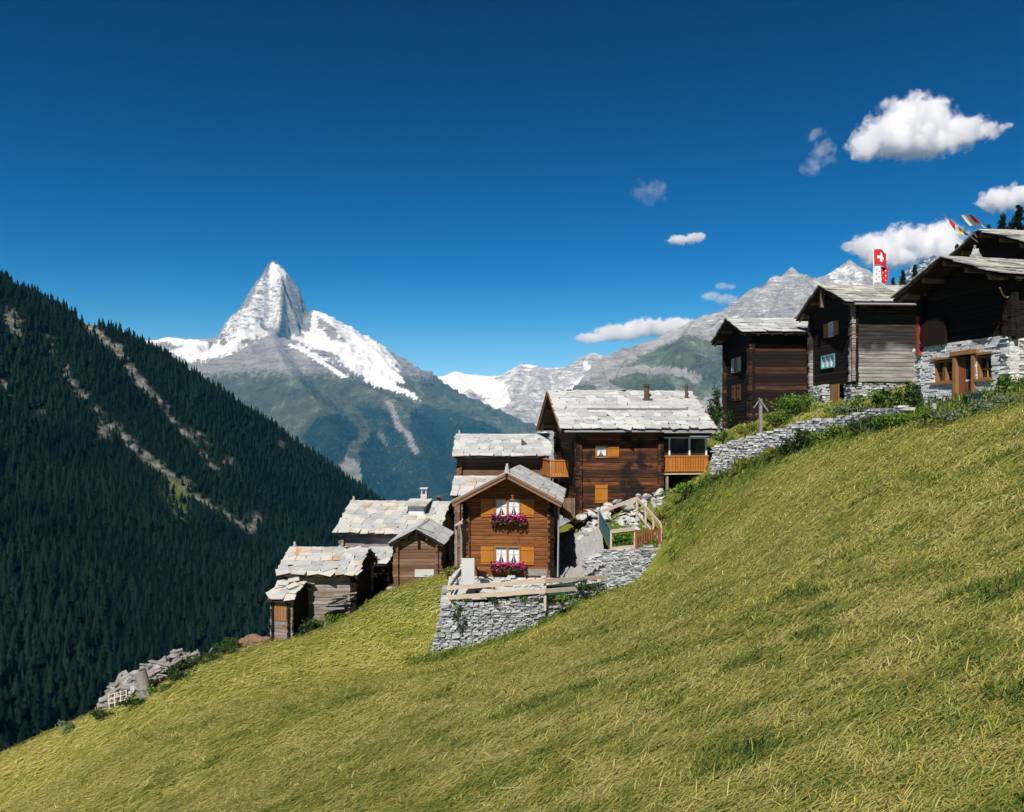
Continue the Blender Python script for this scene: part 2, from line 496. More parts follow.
cam = bpy.data.objects.new('camera', bpy.data.cameras.new('camera'))
link(cam)
cam.rotation_euler = (PI / 2, 0, 0)
cam.data.sensor_width = 36.0
cam.data.lens = 36.0 * F / 1024.0
cam.data.shift_y = (HY - 406.0) / 1024.0
cam.data.clip_start = .1
cam.data.clip_end = 90000
SC.camera = cam

sv = Vector((-.20, -.62, .76)).normalized()          # towards the sun: behind the viewer, a little to the left
sun = bpy.data.lights.new('sun', 'SUN'); sun.energy = 5.0; sun.angle = math.radians(.53); sun.color = (1.0, .965, .91)
so = link(bpy.data.objects.new('sun', sun)); so.rotation_euler = sv.to_track_quat('Z', 'Y').to_euler()

w = bpy.data.worlds.new('World'); SC.world = w; w.use_nodes = True
wn, wl = w.node_tree.nodes, w.node_tree.links
bg = wn['Background']
sky = wn.new('ShaderNodeTexSky'); sky.sky_type = 'NISHITA'; sky.sun_disc = False
sky.sun_elevation = math.asin(sv.z); sky.sun_rotation = math.atan2(sv.x, sv.y)
sky.altitude = 2100; sky.air_density = .9; sky.dust_density = .1; sky.ozone_density = 4.0
hs = wn.new('ShaderNodeHueSaturation'); hs.inputs['Saturation'].default_value = 1.25; hs.inputs['Value'].default_value = 1.0
gm = wn.new('ShaderNodeGamma'); gm.inputs[1].default_value = 1.2
wl.new(sky.outputs[0], gm.inputs[0]); wl.new(gm.outputs[0], hs.inputs['Color'])
# the deep polarised blue of thin mountain air: darker towards the zenith
tcw = wn.new('ShaderNodeTexCoord'); spw = wn.new('ShaderNodeSeparateXYZ'); wl.new(tcw.outputs['Generated'], spw.inputs[0])
rw = wn.new('ShaderNodeValToRGB'); e = rw.color_ramp.elements
e[0].position = 0; e[0].color = (.25, .36, .40, 1); e[1].position = .5; e[1].color = (.0, .25, .33, 1)
for p_, c_ in ((.02, (.6, .6, .6, 1)), (.05, (2.0, 1.38, 1.08, 1)), (.10, (1.0, 1.0, .95, 1)), (.15, (.55, .80, .86, 1)), (.20, (.25, .64, .78, 1)), (.33, (.02, .50, .62, 1))):
    q_ = e.new(p_); q_.color = c_
rw.color_ramp.interpolation = 'B_SPLINE'
wl.new(spw.outputs[2], rw.inputs[0])
mw = wn.new('ShaderNodeMix'); mw.data_type = 'RGBA'; mw.blend_type = 'MULTIPLY'; mw.inputs[0].default_value = 1
wl.new(hs.outputs[0], mw.inputs[6]); wl.new(rw.outputs[0], mw.inputs[7]); wl.new(mw.outputs[2], bg.inputs[0])
bg.inputs[1].default_value = .060

SC.view_settings.view_transform = 'Standard'
SC.view_settings.look = 'None'
SC.view_settings.exposure = .28
SC.view_settings.gamma = 1
SC.render.engine = 'CYCLES'
cy = SC.cycles
cy.use_denoising = True
cy.max_bounces = 16; cy.diffuse_bounces = 2; cy.glossy_bounces = 2; cy.transmission_bounces = 2; cy.transparent_max_bounces = 8; cy.volume_bounces = 14
cy.caustics_reflective = False; cy.caustics_refractive = False
try:
    cy.volume_step_rate = 2.0; cy.volume_max_steps = 64
except Exception:
    pass

# ------------------------------------------------------------------ meadow

CP = [P(0, 812, 36), P(128, 812, 20.5), P(256, 812, 13.6), P(512, 812, 8), P(768, 812, 5.7), P(1024, 812, 4.4),
      (0, 0, -2.1), (0, -4, -1.4), (6, -3, .6), (-8, -2, -4.6), (9, 6, -.2),
      P(512, 700, 15.6), P(700, 650, 13.8), P(900, 560, 15.5), P(1024, 560, 11.5), P(250, 720, 26), P(380, 690, 25), P(130, 745, 33),
      P(600, 640, 24), P(760, 560, 23), P(880, 480, 25),
      P(1024, 425, 22), P(960, 432, 27), P(900, 442, 31), P(800, 470, 38), P(740, 500, 42), P(680, 548, 45.5),
      P(430, 660, 40), P(500, 640, 40.5), P(545, 622, 41), P(600, 594, 43), P(665, 572, 45),
      P(440, 612, 45), P(400, 592, 50), P(360, 608, 49.5), P(310, 634, 48.5), P(275, 641, 47.7),
      P(230, 652, 48), P(190, 668, 47.5), P(140, 693, 47), P(90, 718, 46.5), P(0, 757, 46),
      P(714, 478, 50.5), P(697, 486, 51.5), P(675, 500, 51), P(742, 462, 48.5), P(778, 451, 46), P(830, 432, 42.5), P(900, 418, 37.5),
      P(735, 440, 54), P(770, 424, 53), P(830, 411, 49.5), P(880, 405, 44.5), P(900, 408, 41), P(940, 409, 35.5), P(985, 404, 32), P(1024, 392, 28.5),
      (16.5, 60, .2), (21, 56, 2.0), (27, 50, 3.4), (27, 36, 3.4), (33, 42, 5), (40, 60, 4), (60, 98, 18), (48, 100, 9), (75, 125, 24), (50, 150, -20), (98, 150, 24), (14, 62, -1.5), (16, 75, -8),
      (2, 52, -8.2), (8, 53, -5.0), (12, 53.5, -3.9), (0, 60, -9), (10, 64, -4.5), (-9, 60, -13), (-3, 68, -16), (10, 76, -13), (25, 80, -6), (35, 100, -14),
      (-33, 50, -24), (-20, 57, -22), (-13, 64, -22), (-8, 72, -25), (-45, 60, -40), (-25, 75, -42), (0, 90, -40), (-60, 46, -42), (-50, 30, -30), (-40, 10, -19), (20, 100, -25), (-60, 90, -70)]
tp = TPS(CP, .002, 20.0)


def ground(x, y):
    x = np.asarray(x, float); y = np.asarray(y, float)
    return tp(x, y) + .10 * fbm(x * .35, y * .35, 3, 5) * np.clip(np.hypot(x, y) / 12, .3, 1.5)


def gz(x, y): return float(ground(np.array([x]), np.array([y]))[0])


def grid_mesh(xs, ys, zf):
    X, Y = np.meshgrid(xs, ys)
    Z = zf(X, Y)
    nx, ny = len(xs), len(ys)
    idx = np.arange(nx * ny).reshape(ny, nx)
    q = np.stack([idx[:-1, :-1], idx[:-1, 1:], idx[1:, 1:], idx[1:, :-1]], -1).reshape(-1, 4)
    return X.ravel(), Y.ravel(), Z.ravel(), q


def proj(x, y, z):
    yy = np.maximum(y, .5)
    return CX + F * x / yy, HY - F * z / yy

xs = np.concatenate([np.arange(-75, -45, 1.5), np.arange(-45, 45, .35), np.arange(45, 116, 1.2)])
ys = np.concatenate([np.arange(-8, 62, .35), np.arange(62, 170, 1.2)])
gx, gy, gzv, gq = grid_mesh(xs, ys, ground)
gpx, gpy = proj(gx, gy, gzv)
# longer green growth along walls, round the houses and at the edge of the slope
lush = np.zeros(gx.shape)
WALL_LINE = [(9.2, 47.6), (12.7, 49.8), (15.2, 47.0), (18, 41.5), (18.9, 37.0), (20.2, 32), (20, 26)]
lush = np.maximum(lush, np.clip(1.5 - line_dist(gx, gy, WALL_LINE) / 3.2, 0, 1))
lush = np.maximum(lush, np.clip(1.6 - line_dist(gx, gy, [(-4.6, 39.9), (0, 40.2), (2.6, 41.6), (6, 43.9), (9, 45)]) / .7, 0, 1))
lush = np.maximum(lush, np.clip(1.4 - line_dist(gx, gy, [(-34, 46.6), (-27, 47), (-22, 47.5), (-16, 48.5), (-11, 49.6), (-5, 48)]) / 2.2, 0, 1))
lush = np.where((gx > 11) & (gy > 48.5), 1, lush)
lush = lush * np.clip(.55 + 1.6 * fbm(gx * .5, gy * .5, 3, 77), 0, 1)
me = np_mesh('meadow', np.c_[gx, gy, gzv], quads=gq, attrs={'lush': lush}, mat=MAT['meadow'], smooth=True)
tag(link(bpy.data.objects.new('meadow', me)), kind='structure')

# mown hay and standing blades
def make_grass(N):
    d = np.exp(RNG.uniform(math.log(3.3), math.log(58), N)); u = RNG.uniform(-.76, .76, N)
    nx_ = N // 4
    u[:nx_] = RNG.uniform(.76, 1.5, nx_) * np.where(RNG.uniform(0, 1, nx_) < .5, -1, 1)
    d[:nx_] = np.exp(RNG.uniform(math.log(1.6), math.log(58), nx_))
    x, y = u * d, d
    z = ground(x, y)
    px, py = proj(x, y, z)
    pn = fbm(x * .55, y * .55, 4, 31)
    keep = (py < 1250) | (d < 3.2)
    keep &= ~((x > -3.6) & (x < 8.9) & (y > 41.5) & (y < 60) & (y > 42 + .42 * (x - 1)))
    lu = np.clip(1.4 - line_dist(x, y, WALL_LINE) / 3.0, 0, 1)
    lu = np.maximum(lu, np.clip(1.5 - line_dist(x, y, [(-4.6, 39.9), (0, 40.2), (2.6, 41.6), (6, 43.9), (9, 45)]) / .7, 0, 1))
    lu = np.maximum(lu, np.clip(1.2 - line_dist(x, y, [(-34, 46.6), (-27, 47), (-22, 47.5), (-16, 48.5), (-11, 49.6)]) / 1.8, 0, 1))
    keep &= RNG.uniform(0, 1, N) < np.where(d > 25, .75, 1)
    x, y, z, d, pn, lu = [a[keep] for a in (x, y, z, d, pn, lu)]
    n = len(x)
    wd = fbm(x * 1.0, y * 1.0, 4, 91) + .10 * np.clip((x - 1.5) / 4, 0, 1) * np.clip((11 - y) / 6, 0, 1)
    weed = np.clip((wd - .17) / .06, 0, 1) * (lu < .4)
    az = RNG.normal(math.radians(28), math.radians(34), n) + np.where(RNG.uniform(0, 1, n) < .5, PI, 0)
    stand = (RNG.uniform(0, 1, n) < .02 + .45 * lu + .30 * weed)
    el = np.where(stand, RNG.uniform(.35, 1.15, n), np.abs(RNG.normal(.02, .13, n)))
    L = RNG.uniform(.07, .27, n) * (1 + d / 50) * np.where(stand, .7 + .9 * lu, 1)
    W = (.0016 + .00040 * d) * RNG.uniform(.7, 1.4, n)
    dirv = np.c_[np.cos(az) * np.cos(el), np.sin(az) * np.cos(el), np.sin(el)]
    # follow the slope
    e = .3
    sx = (ground(x + e, y) - z) / e; sy = (ground(x, y + e) - z) / e
    dirv[:, 2] += sx * dirv[:, 0] + sy * dirv[:, 1]
    side = np.c_[-np.sin(az), np.cos(az), np.zeros(n)]
    side[:, 2] = sx * side[:, 0] + sy * side[:, 1]
    lift = RNG.uniform(-.005, .07, n) * (1 + d / 40)
    b = np.c_[x, y, z + lift]
    mid = b + dirv * (L * .55)[:, None] + np.c_[np.zeros(n), np.zeros(n), L * .05]
    droop = np.where(stand, .12, .10) * L
    tip = b + dirv * L[:, None] - np.c_[np.zeros(n), np.zeros(n), droop]
    sw = side * W[:, None]
    V = np.stack([b - sw, b + sw, mid + sw * .8, mid - sw * .8, tip], 1).reshape(-1, 3)
    i0 = np.arange(n) * 5
    quads = np.c_[i0, i0 + 1, i0 + 2, i0 + 3]; tris = np.c_[i0 + 3, i0 + 2, i0 + 4]
    tone = .60 - .19 * weed + pn * .35 + .75 * fbm(x * 2.3, y * 2.3, 4, 55) + .3 * fbm(x * .12, y * .12, 2, 57) + RNG.normal(0, .18, n) - .38 * lu - np.where(stand, .22, 0) + .05 * np.clip((d - 10) / 20, 0, 1)
    tone = np.clip(tone, .02, .90)
    tone = np.where((RNG.uniform(0, 1, n) < .04) & (lu < .3) & ~stand, 1.0, tone)
    return np_mesh('grass', V, tris, quads, {'tone': np.repeat(tone, 5)}, MAT['grass'])
g = link(bpy.data.objects.new('grass', make_grass(800000)))
tag(g, 'mown yellow green grass and hay covering the sloping meadow', 'grass', kind='stuff')

# ------------------------------------------------------------------ the wooded slope across the valley

RIDGE = [(-90, 225), (0, 285), (25, 293), (45, 305), (100, 330), (150, 352), (200, 382), (250, 412), (300, 447), (340, 475), (375, 503), (420, 532), (480, 570)]
RD = [860, 900, 905, 915, 940, 965, 1000, 1030, 1080, 1130, 1190, 1260, 1350]
HP = [P(px, py, d) for (px, py), d in zip(RIDGE, RD)]
HP += [P(px, py + 70, d * 1.25) for (px, py), d in zip(RIDGE, RD)] + [P(px, py + 190, d * 1.6) for (px, py), d in zip(RIDGE, RD)]
HP += [P(0, 400, 740), P(0, 500, 620), P(0, 620, 480), P(0, 750, 380), P(0, 900, 300), P(100, 420, 800), P(100, 520, 640), P(100, 640, 490), P(100, 730, 420),
       P(200, 480, 820), P(200, 560, 660), P(200, 660, 520), P(280, 540, 820), P(290, 620, 640), P(340, 540, 960), P(350, 620, 720), P(430, 640, 800), P(430, 580, 1080),
       P(-90, 400, 620), P(-90, 600, 430), P(-90, 900, 270), P(200, 820, 400), P(400, 760, 600)]
hp = TPS(HP, .0005, 300.0)
STREAK_A = [(85, 322), (100, 338), (118, 352), (128, 368), (142, 386), (160, 402), (178, 425), (196, 446), (215, 468)]
STREAK_B = [(46, 335), (62, 368), (78, 392), (100, 412), (122, 434), (140, 454), (162, 470), (180, 486), (205, 502), (232, 520), (250, 532)]
SPOTS = [(10, 318, 7), (16, 330, 5), (3, 385, 4), (6, 395, 3), (105, 432, 6), (98, 428, 4), (194, 432, 3), (205, 440, 2.5), (178, 492, 11), (185, 510, 7), (282, 444, 3), (228, 460, 3), (256, 518, 5), (250, 526, 4), (42, 410, 3)]


def hill(x, y):
    z = hp(x, y)
    z = z + 26 * fbm(x * .006, y * .006, 4, 9) * np.clip((y - 150) / 200, 0, 1)
    px, py = proj(x, y, z)
    dl = np.minimum(line_dist(px, py, STREAK_A), line_dist(px, py, STREAK_B))
    return z - 9 * np.exp(-(dl / 9) ** 2)

hx, hy, hz, hq = grid_mesh(np.arange(-1100, 120, 6.0), np.arange(180, 1500, 6.0), hill)
hpx, hpy = proj(hx, hy, hz)
jx = 5 * fbm(hx * .05, hy * .05, 3, 3); jy = 5 * fbm(hx * .05, hy * .05, 3, 4)


def bare(px, py):
    a = line_dist(px, py, STREAK_A) / (1.3 + 2.6 * np.clip((420 - py) / 90, 0, 1)); b = line_dist(px, py, STREAK_B) / (1.4 + 1.1 * np.clip((py - 400) / 60, 0, 1))
    m = np.minimum(a, b)
    for (sx_, sy_, r) in SPOTS:
        m = np.minimum(m, np.hypot((px - sx_), (py - sy_)) / r)
    return m
scree = np.clip(1.8 - bare(hpx + jx * 1.2, hpy + jy * 1.2), 0, 1)
grs = np.clip(1.5 - np.minimum(np.hypot(hpx - 180, hpy - 496) / 13, np.hypot(hpx - 186, hpy - 512) / 8), 0, 1)
me = np_mesh('hillside', np.c_[hx, hy, hz], quads=hq, attrs={'scree': scree, 'grass': grs}, mat=MAT['hillside'], smooth=True)
tag(link(bpy.data.objects.new('hillside', me)), kind='structure')


def tree_template(seed, tiers=5, sides=7):
    """a small conifer: jagged drooping skirts; unit height"""
    r = np.random.default_rng(seed)
    V, T = [], []
    for k in range(tiers):
        zb = .06 + .80 * k / tiers; zt = min(1.0, zb + .40 - .03 * k)
        rad = .19 * (1 - k / (tiers + .6)) + .012
        n0 = len(V)
        V.append((r.normal(0, .008), r.normal(0, .008), zt))
        a0 = r.uniform(0, 6.28)
        for i in range(sides * 2):
            a = a0 + PI * i / sides
            rr = rad * (1.18 if i % 2 == 0 else .62) * r.uniform(.72, 1.25)
            V.append((rr * math.cos(a), rr * math.sin(a), zb + (-.03 if i % 2 == 0 else .05) + r.normal(0, .015)))
        for i in range(sides * 2):
            T.append((n0, n0 + 1 + i, n0 + 1 + (i + 1) % (sides * 2)))
    return np.array(V), np.array(T)

TEMPL = [tree_template(s, t, 6) for s, t in ((1, 4), (2, 5), (3, 4), (4, 5), (5, 3))]


def ridge_y(px): return np.interp(px, [p[0] for p in RIDGE], [p[1] for p in RIDGE])


def forest_points():
    sp = 5.5
    X, Y = np.meshgrid(np.arange(-1000, 110, sp), np.arange(230, 1420, sp))
    x = X.ravel() + RNG.uniform(-2.6, 2.6, X.size); y = Y.ravel() + RNG.uniform(-2.9, 2.9, X.size)
    z = hill(x, y)
    px, py = proj(x, y, z)
    ok = (px > -170) & (px < 470) & (py < 770) & (py > 200)
    rd = np.interp(px, [p[0] for p in RIDGE], RD)
    ok &= (y < rd + 25)
    k = bare(px + RNG.normal(0, 1.0, px.size), py + RNG.normal(0, 1.0, px.size))
    ok &= (k > 1.0 + RNG.uniform(-.45, .5, px.size)) | (RNG.uniform(0, 1, px.size) < .12)
    dens = fbm(x * .012, y * .012, 4, 21)
    ok &= RNG.uniform(0, 1, px.size) < 1.08 + dens * .8
    return x[ok], y[ok], z[ok], px[ok], py[ok], rd[ok]

fx, fy, fz, fpx, fpy, frd = forest_points()
fh = RNG.uniform(5.5, 14.5, fx.size) * (1 + .5 * fbm(fx * .02, fy * .02, 2, 8))
fh = fh * np.clip(.9 + .25 * (130 - fpx) / 130, .85, 1.2)
# trees standing singly against the sky along the crest
crest = np.where((np.abs(fy - frd) < 18) & (fpx > -5) & (fpx < 376))[0]
crest = crest[np.argsort(-fh[crest])][:150]
sky_idx = set(crest.tolist())
rest = np.array([i for i in range(fx.size) if i not in sky_idx])
VV, TT, TN = [], [], []
n0 = 0
kind = RNG.integers(0, len(TEMPL), fx.size)
clump = fbm(fx * .015, fy * .015, 4, 12)
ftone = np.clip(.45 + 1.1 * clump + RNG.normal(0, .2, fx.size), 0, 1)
for k, (tv, tt) in enumerate(TEMPL):
    ids = rest[kind[rest] == k]
    a = RNG.uniform(0, 6.28, ids.size); c, s_ = np.cos(a), np.sin(a)
    wd = RNG.uniform(.85, 1.35, ids.size)
    vx = (tv[None, :, 0] * c[:, None] - tv[None, :, 1] * s_[:, None]) * (fh[ids] * wd)[:, None] + fx[ids][:, None]
    vy = (tv[None, :, 0] * s_[:, None] + tv[None, :, 1] * c[:, None]) * (fh[ids] * wd)[:, None] + fy[ids][:, None]
    vz = tv[None, :, 2] * fh[ids][:, None] + fz[ids][:, None] - .6
    V = np.stack([vx, vy, vz], -1).reshape(-1, 3)
    T = (tt[None] + (np.arange(ids.size) * len(tv))[:, None, None]).reshape(-1, 3) + n0
    n0 += len(V)
    VV.append(V); TT.append(T); TN.append(np.repeat(ftone[ids], len(tv)))
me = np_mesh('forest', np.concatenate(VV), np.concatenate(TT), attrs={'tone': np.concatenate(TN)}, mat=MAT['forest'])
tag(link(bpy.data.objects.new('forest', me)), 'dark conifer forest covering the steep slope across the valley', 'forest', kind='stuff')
TM = []
for k, (tv, tt) in enumerate(TEMPL):
    for tn in (.15, .4, .65):
        TM.append(np_mesh('conifer', tv, tt, attrs={'tone': np.full(len(tv), tn)}, mat=MAT['forest']))
for i in crest:
    o = bpy.data.objects.new('conifer_tree', TM[int(kind[i]) * 3 + random.randrange(3)])
    o.location = (fx[i], fy[i], fz[i] - .6); o.scale = (fh[i] * 1.05, fh[i] * 1.05, fh[i] * 1.12); o.rotation_euler = (0, 0, random.uniform(0, 6))
    tag(link(o), 'dark conifer on the crest of the wooded slope against the sky', 'tree', 'conifers along the crest of the wooded slope')

# ------------------------------------------------------------------ far mountains


def seg_field(x, y, ridges, base):
    """height as the highest of many ridge lines, each falling away on its two sides"""
    z = base(x, y) if callable(base) else np.full(x.shape, float(base))
    near = np.full(x.shape, 1e9)
    for pts, sl, sr, L1, s2, ax in ridges:
        for a, b in zip(pts[:-1], pts[1:]):
            dx, dy = b[0] - a[0], b[1] - a[1]
            t = np.clip(((x - a[0]) * dx + (y - a[1]) * dy) / (dx * dx + dy * dy + 1e-9), 0, 1)
            rx, ry = x - a[0] - t * dx, y - a[1] - t * dy
            ds = np.hypot(rx * ax, ry)
            s1 = np.where(dx * ry - dy * rx > 0, sl, sr)
            if a is pts[0] or b is pts[-1]:          # beyond the end of a chain it falls away steeply
                tt = ((x - a[0]) * dx + (y - a[1]) * dy) / (dx * dx + dy * dy + 1e-9)
                if a is pts[0]: s1 = np.where(tt < 0, max(sl, sr, 2.2), s1)
                if b is pts[-1]: s1 = np.where(tt > 1, np.maximum(s1, .8), s1)
            h = a[2] + t * (b[2] - a[2]) - s1 * np.minimum(ds, L1) - s2 * np.maximum(ds - L1, 0)
            near = np.where(h > z, ds, near)
            z = np.maximum(z, h)
    return z, near


def R(pts, sl, sr=None, L1=700, s2=.5, ax=1.0):
    return ([P(*p) for p in pts], sl, sl if sr is None else sr, L1, s2, ax)


def zoomed(pts, k, ox, oy): return [(ox + x / k, oy + y / k) for x, y in pts]


def mountain(name, xs, ys, ridges, base, amp, wl, mat, masks, seed=0, band=0, kmin=.13):
    X, Y = np.meshgrid(xs, ys)
    wx = X + wl * .5 * fbm(X / wl, Y / wl, 3, seed + 40); wy = Y + wl * .5 * fbm(X / wl, Y / wl, 3, seed + 50)
    Z, near = seg_field(X, Y, ridges, base)
    k = np.clip(near / (wl * .8), kmin, 1)
    Z = Z + amp * k * (ridged(wx / wl, wy / wl, 6, seed) - .5) + amp * .5 * k * fbm(wx / wl * 6, wy / wl * 6, 3, seed + 9)
    if band:
        Z = Z + band * .35 * np.sin(Z / band * 2 * PI + 3 * fbm(X / 900, Y / 900, 2, 4)) * np.clip(near / 200, 0, 1)
    nx, ny = len(xs), len(ys)
    idx = np.arange(nx * ny).reshape(ny, nx)
    q = np.stack([idx[:-1, :-1], idx[:-1, 1:], idx[1:, 1:], idx[1:, :-1]], -1).reshape(-1, 4)
    x, y, z = X.ravel(), Y.ravel(), Z.ravel()
    px, py = proj(x, y, z)
    px = px + 9 * fbm(x / 260, y / 260, 4, 61) + 10 * fbm(x / 800, y / 800, 2, 63); py = py + 9 * fbm(x / 260, y / 260, 4, 62)
    att = {}
    for an, fn in masks.items():
        att[an] = np.clip(fn(px, py, z), 0, 1)
    for an in ('snow', 'wood', 'pasture'):
        att.setdefault(an, np.zeros(x.shape))
    me = np_mesh(name, np.c_[x, y, z], quads=q, attrs=att, mat=mat, smooth=False)
    return tag(link(bpy.data.objects.new(name, me)), kind='structure')


# --- the great pyramid peak
Z1 = lambda p: zoomed(p, 3.413, 130, 250)
left_sil = [(485, 35, 10500), (470, 55, 10520), (460, 80, 10560), (430, 110, 10620), (405, 180, 10700), (375, 205, 10760), (340, 225, 10850), (322, 270, 10950), (300, 297, 11050), (230, 302, 11200), (170, 300, 11400), (130, 295, 11500), (90, 306, 11600), (0, 312, 11800), (-120, 330, 12000)]
right_sil = [(485, 35, 10500), (505, 42, 10510), (530, 66, 10540), (550, 92, 10570), (575, 122, 10640), (590, 180, 10760), (612, 208, 10850), (628, 205, 10880), (645, 207, 10880), (700, 242, 10800), (740, 265, 10700), (780, 290, 10500), (830, 335, 10200), (860, 360, 10000), (890, 398, 9800), (930, 432, 9500), (960, 462, 9200), (1012, 512, 8900)]
hornli = [(485, 35, 10500), (512, 75, 10380), (520, 105, 10250), (517, 160, 10020), (512, 210, 9820), (504, 255, 9560), (490, 285, 9350), (486, 290, 9200), (500, 330, 8800), (520, 380, 8300), (560, 430, 7800), (640, 520, 7000), (700, 620, 6200)]
toz = lambda L: [(130 + a / 3.413, 250 + b / 3.413, d) for a, b, d in L]
peak = [R(toz(left_sil[:9]), .95, 1.5, 1000, .7, 3.0), R(toz(left_sil[8:]), .5, 1.0, 900, .35),
        R(toz(right_sil[:7]), 1.5, 2.6, 900, .8, 2.0), R(toz(right_sil[6:]), 1.3, .58, 2000, .45),
        R([(267, 264.5, 10500), (272, 260.5, 10500), (278, 262, 10500), (285, 269, 10520)], 2.2, 2.2, 800, .8, 1.3), R(toz(hornli[:7]), 4.0, 1.75, 620, .62), R(toz(hornli[6:]), .7, .7, 600, .42),
        R([(268, 334, 9300), (240, 350, 9000), (215, 372, 8600), (190, 400, 8000)], .6, .6, 500, .4),
        R([(283, 336, 9300), (310, 352, 9000), (335, 368, 8700), (365, 385, 8300), (400, 402, 7700)], .6, .6, 500, .45),
        R([(426, 399, 8900), (455, 411, 8300), (480, 421, 7700), (505, 434, 7100), (560, 462, 6500)], 1.3, .42, 2500, .36),
        R([(300, 385, 8200), (330, 405, 7600), (350, 440, 6800), (370, 490, 6000), (390, 540, 5200)], .5, .5, 700, .4),
        R([(400, 402, 7700), (420, 440, 6900), (440, 490, 6000), (460, 540, 5200)], .55, .45, 900, .4)]
SN = [Z1([(-40, 308), (60, 308), (130, 298), (170, 300), (240, 312), (300, 322), (350, 300), (400, 265), (440, 252), (472, 285), (420, 320), (360, 352), (300, 368), (240, 378), (200, 382), (150, 350), (100, 335), (-40, 325)]),
      Z1([(545, 285), (600, 292), (622, 285), (632, 215), (640, 180), (720, 210), (810, 275), (890, 340), (925, 400), (950, 458), (900, 452), (850, 440), (780, 422), (720, 385), (690, 360), (640, 345), (600, 325), (560, 305)]),
      Z1([(535, 315), (600, 328), (700, 395), (765, 432), (740, 440), (640, 372), (560, 332)]),
      Z1([(775, 425), (900, 450), (1012, 515), (960, 505), (860, 470)]),
      Z1([(470, 60), (485, 35), (530, 66), (545, 88), (515, 95), (480, 92)])]
ROCK = [Z1([(372, 308), (410, 296), (435, 300), (420, 318), (385, 322)]), Z1([(60, 318), (140, 312), (190, 330), (150, 342), (80, 335)]), Z1([(600, 328), (700, 350), (715, 372), (660, 362), (605, 342)]),
        Z1([(640, 215), (700, 255), (760, 318), (720, 310), (660, 262)])]
FACE = Z1([(485, 35), (520, 105), (512, 210), (504, 275), (440, 252), (350, 300), (300, 300), (340, 225), (405, 180), (430, 110), (460, 80)])
NFACE = Z1([(520, 105), (550, 92), (590, 180), (620, 215), (622, 290), (545, 285), (505, 270)])


def pk_snow(px, py, z):
    s = np.zeros(px.shape)
    for p in SN: s = np.maximum(s, poly_in(px, py, p) * 1.0)
    s = np.where(poly_in(px, py, FACE), np.maximum(s, .58), s)
    s = np.where(poly_in(px, py, NFACE), np.maximum(s, .26), s)
    for p in ROCK: s = np.where(poly_in(px, py, p), .25, s)
    return s
WD = [[(306, 430), (318, 416), (340, 414), (352, 424), (356, 438), (346, 452), (338, 470), (325, 462), (312, 452), (300, 440)],
      [(358, 452), (366, 436), (360, 420), (352, 404), (372, 402), (398, 418), (410, 436), (405, 412), (426, 404), (450, 410), (505, 432), (600, 470), (600, 620), (330, 620), (352, 520), (362, 488)],]


def pk_wood(px, py, z):
    s = np.zeros(px.shape)
    for p in WD: s = np.maximum(s, poly_in(px, py, p) * .74)
    sc = line_dist(px, py, [(388, 402), (398, 420), (408, 436), (416, 452)]) < 3.5
    sc |= line_dist(px, py, [(376, 430), (384, 446)]) < 2.2
    sc |= line_dist(px, py, [(412, 408), (408, 424)]) < 3
    return np.where(sc, 0, s)


def pk_past(px, py, z):
    s = np.clip((py - 362) / 22, 0, .95)
    sc = line_dist(px, py, [(388, 402), (398, 420), (408, 436), (416, 452)]) < 3
    sc |= (np.hypot((px - 350) / 1.2, py - 470) < 12) | (np.hypot(px - 370, py - 500) < 9)
    return np.where(sc, .2, s)

mountain('mountain', np.arange(-6600, 1300, 19.0), np.arange(4600, 12300, 26.0), peak, lambda x, y: -650 + 0 * x, 150, 700,
         mountain_mat('peak_rock', (.40, .40, .405), (.006, .022, .020), (.022, .050, .038), (.115, .135, .085)),
         {'snow': pk_snow, 'wood': pk_wood, 'pasture': pk_past}, seed=3, band=62)

# --- the glacier range at the head of the valley
Z2 = lambda p: zoomed(p, 4.45, 390, 340)
gsil = [(376, 362, 14500), (390, 366, 14500), (404, 370, 14500), (430, 375, 14500), (443, 376, 14600), (455, 371, 14600), (468, 374, 14700), (487, 376, 14700), (512, 374, 14500), (521, 364, 14300), (532, 365, 14300), (548, 368, 14400), (570, 366, 14300), (580, 357, 14100), (592, 352, 14000), (602, 355, 14000), (612, 362, 14000), (660, 370, 14000)]
rng = [R(gsil, .6, .8, 500, .55),
       R([(469, 387, 12700), (466, 397, 12300), (470, 412, 11700)], .8, .8, 500, .5), R([(469, 387, 12700), (478, 398, 12500), (486, 408, 12200)], .8, .8, 300, .5),
       R([(412, 372, 14000), (432, 380, 13500), (448, 389, 13000), (440, 400, 12300)], .8, .8, 500, .5),
       R([(521, 364, 14300), (516, 378, 13600), (512, 392, 13000)], .9, .9, 500, .5),
       R([(540, 366, 14300), (538, 384, 12900), (524, 402, 12200), (506, 416, 11700)], .8, .8, 600, .5),
       R([(538, 384, 12900), (556, 402, 12100), (560, 420, 11600)], .8, .8, 500, .5), R([(592, 352, 14000), (590, 380, 12800), (584, 410, 11800)], .8, .8, 500, .5)]
GS = [Z2([(0, 105), (60, 120), (200, 150), (255, 158), (290, 135), (430, 157), (500, 190), (545, 262), (505, 300), (430, 255), (372, 218), (330, 240), (270, 250), (285, 292), (180, 258), (252, 218), (272, 210), (220, 168), (100, 142), (0, 125)]),
      Z2([(580, 108), (610, 98), (665, 125), (625, 122)]), Z2([(860, 100), (900, 110), (895, 140), (875, 130)]), Z2([(895, 150), (895, 175), (820, 240), (760, 260), (830, 190)]), Z2([(430, 265), (500, 290), (480, 320), (420, 320)])]


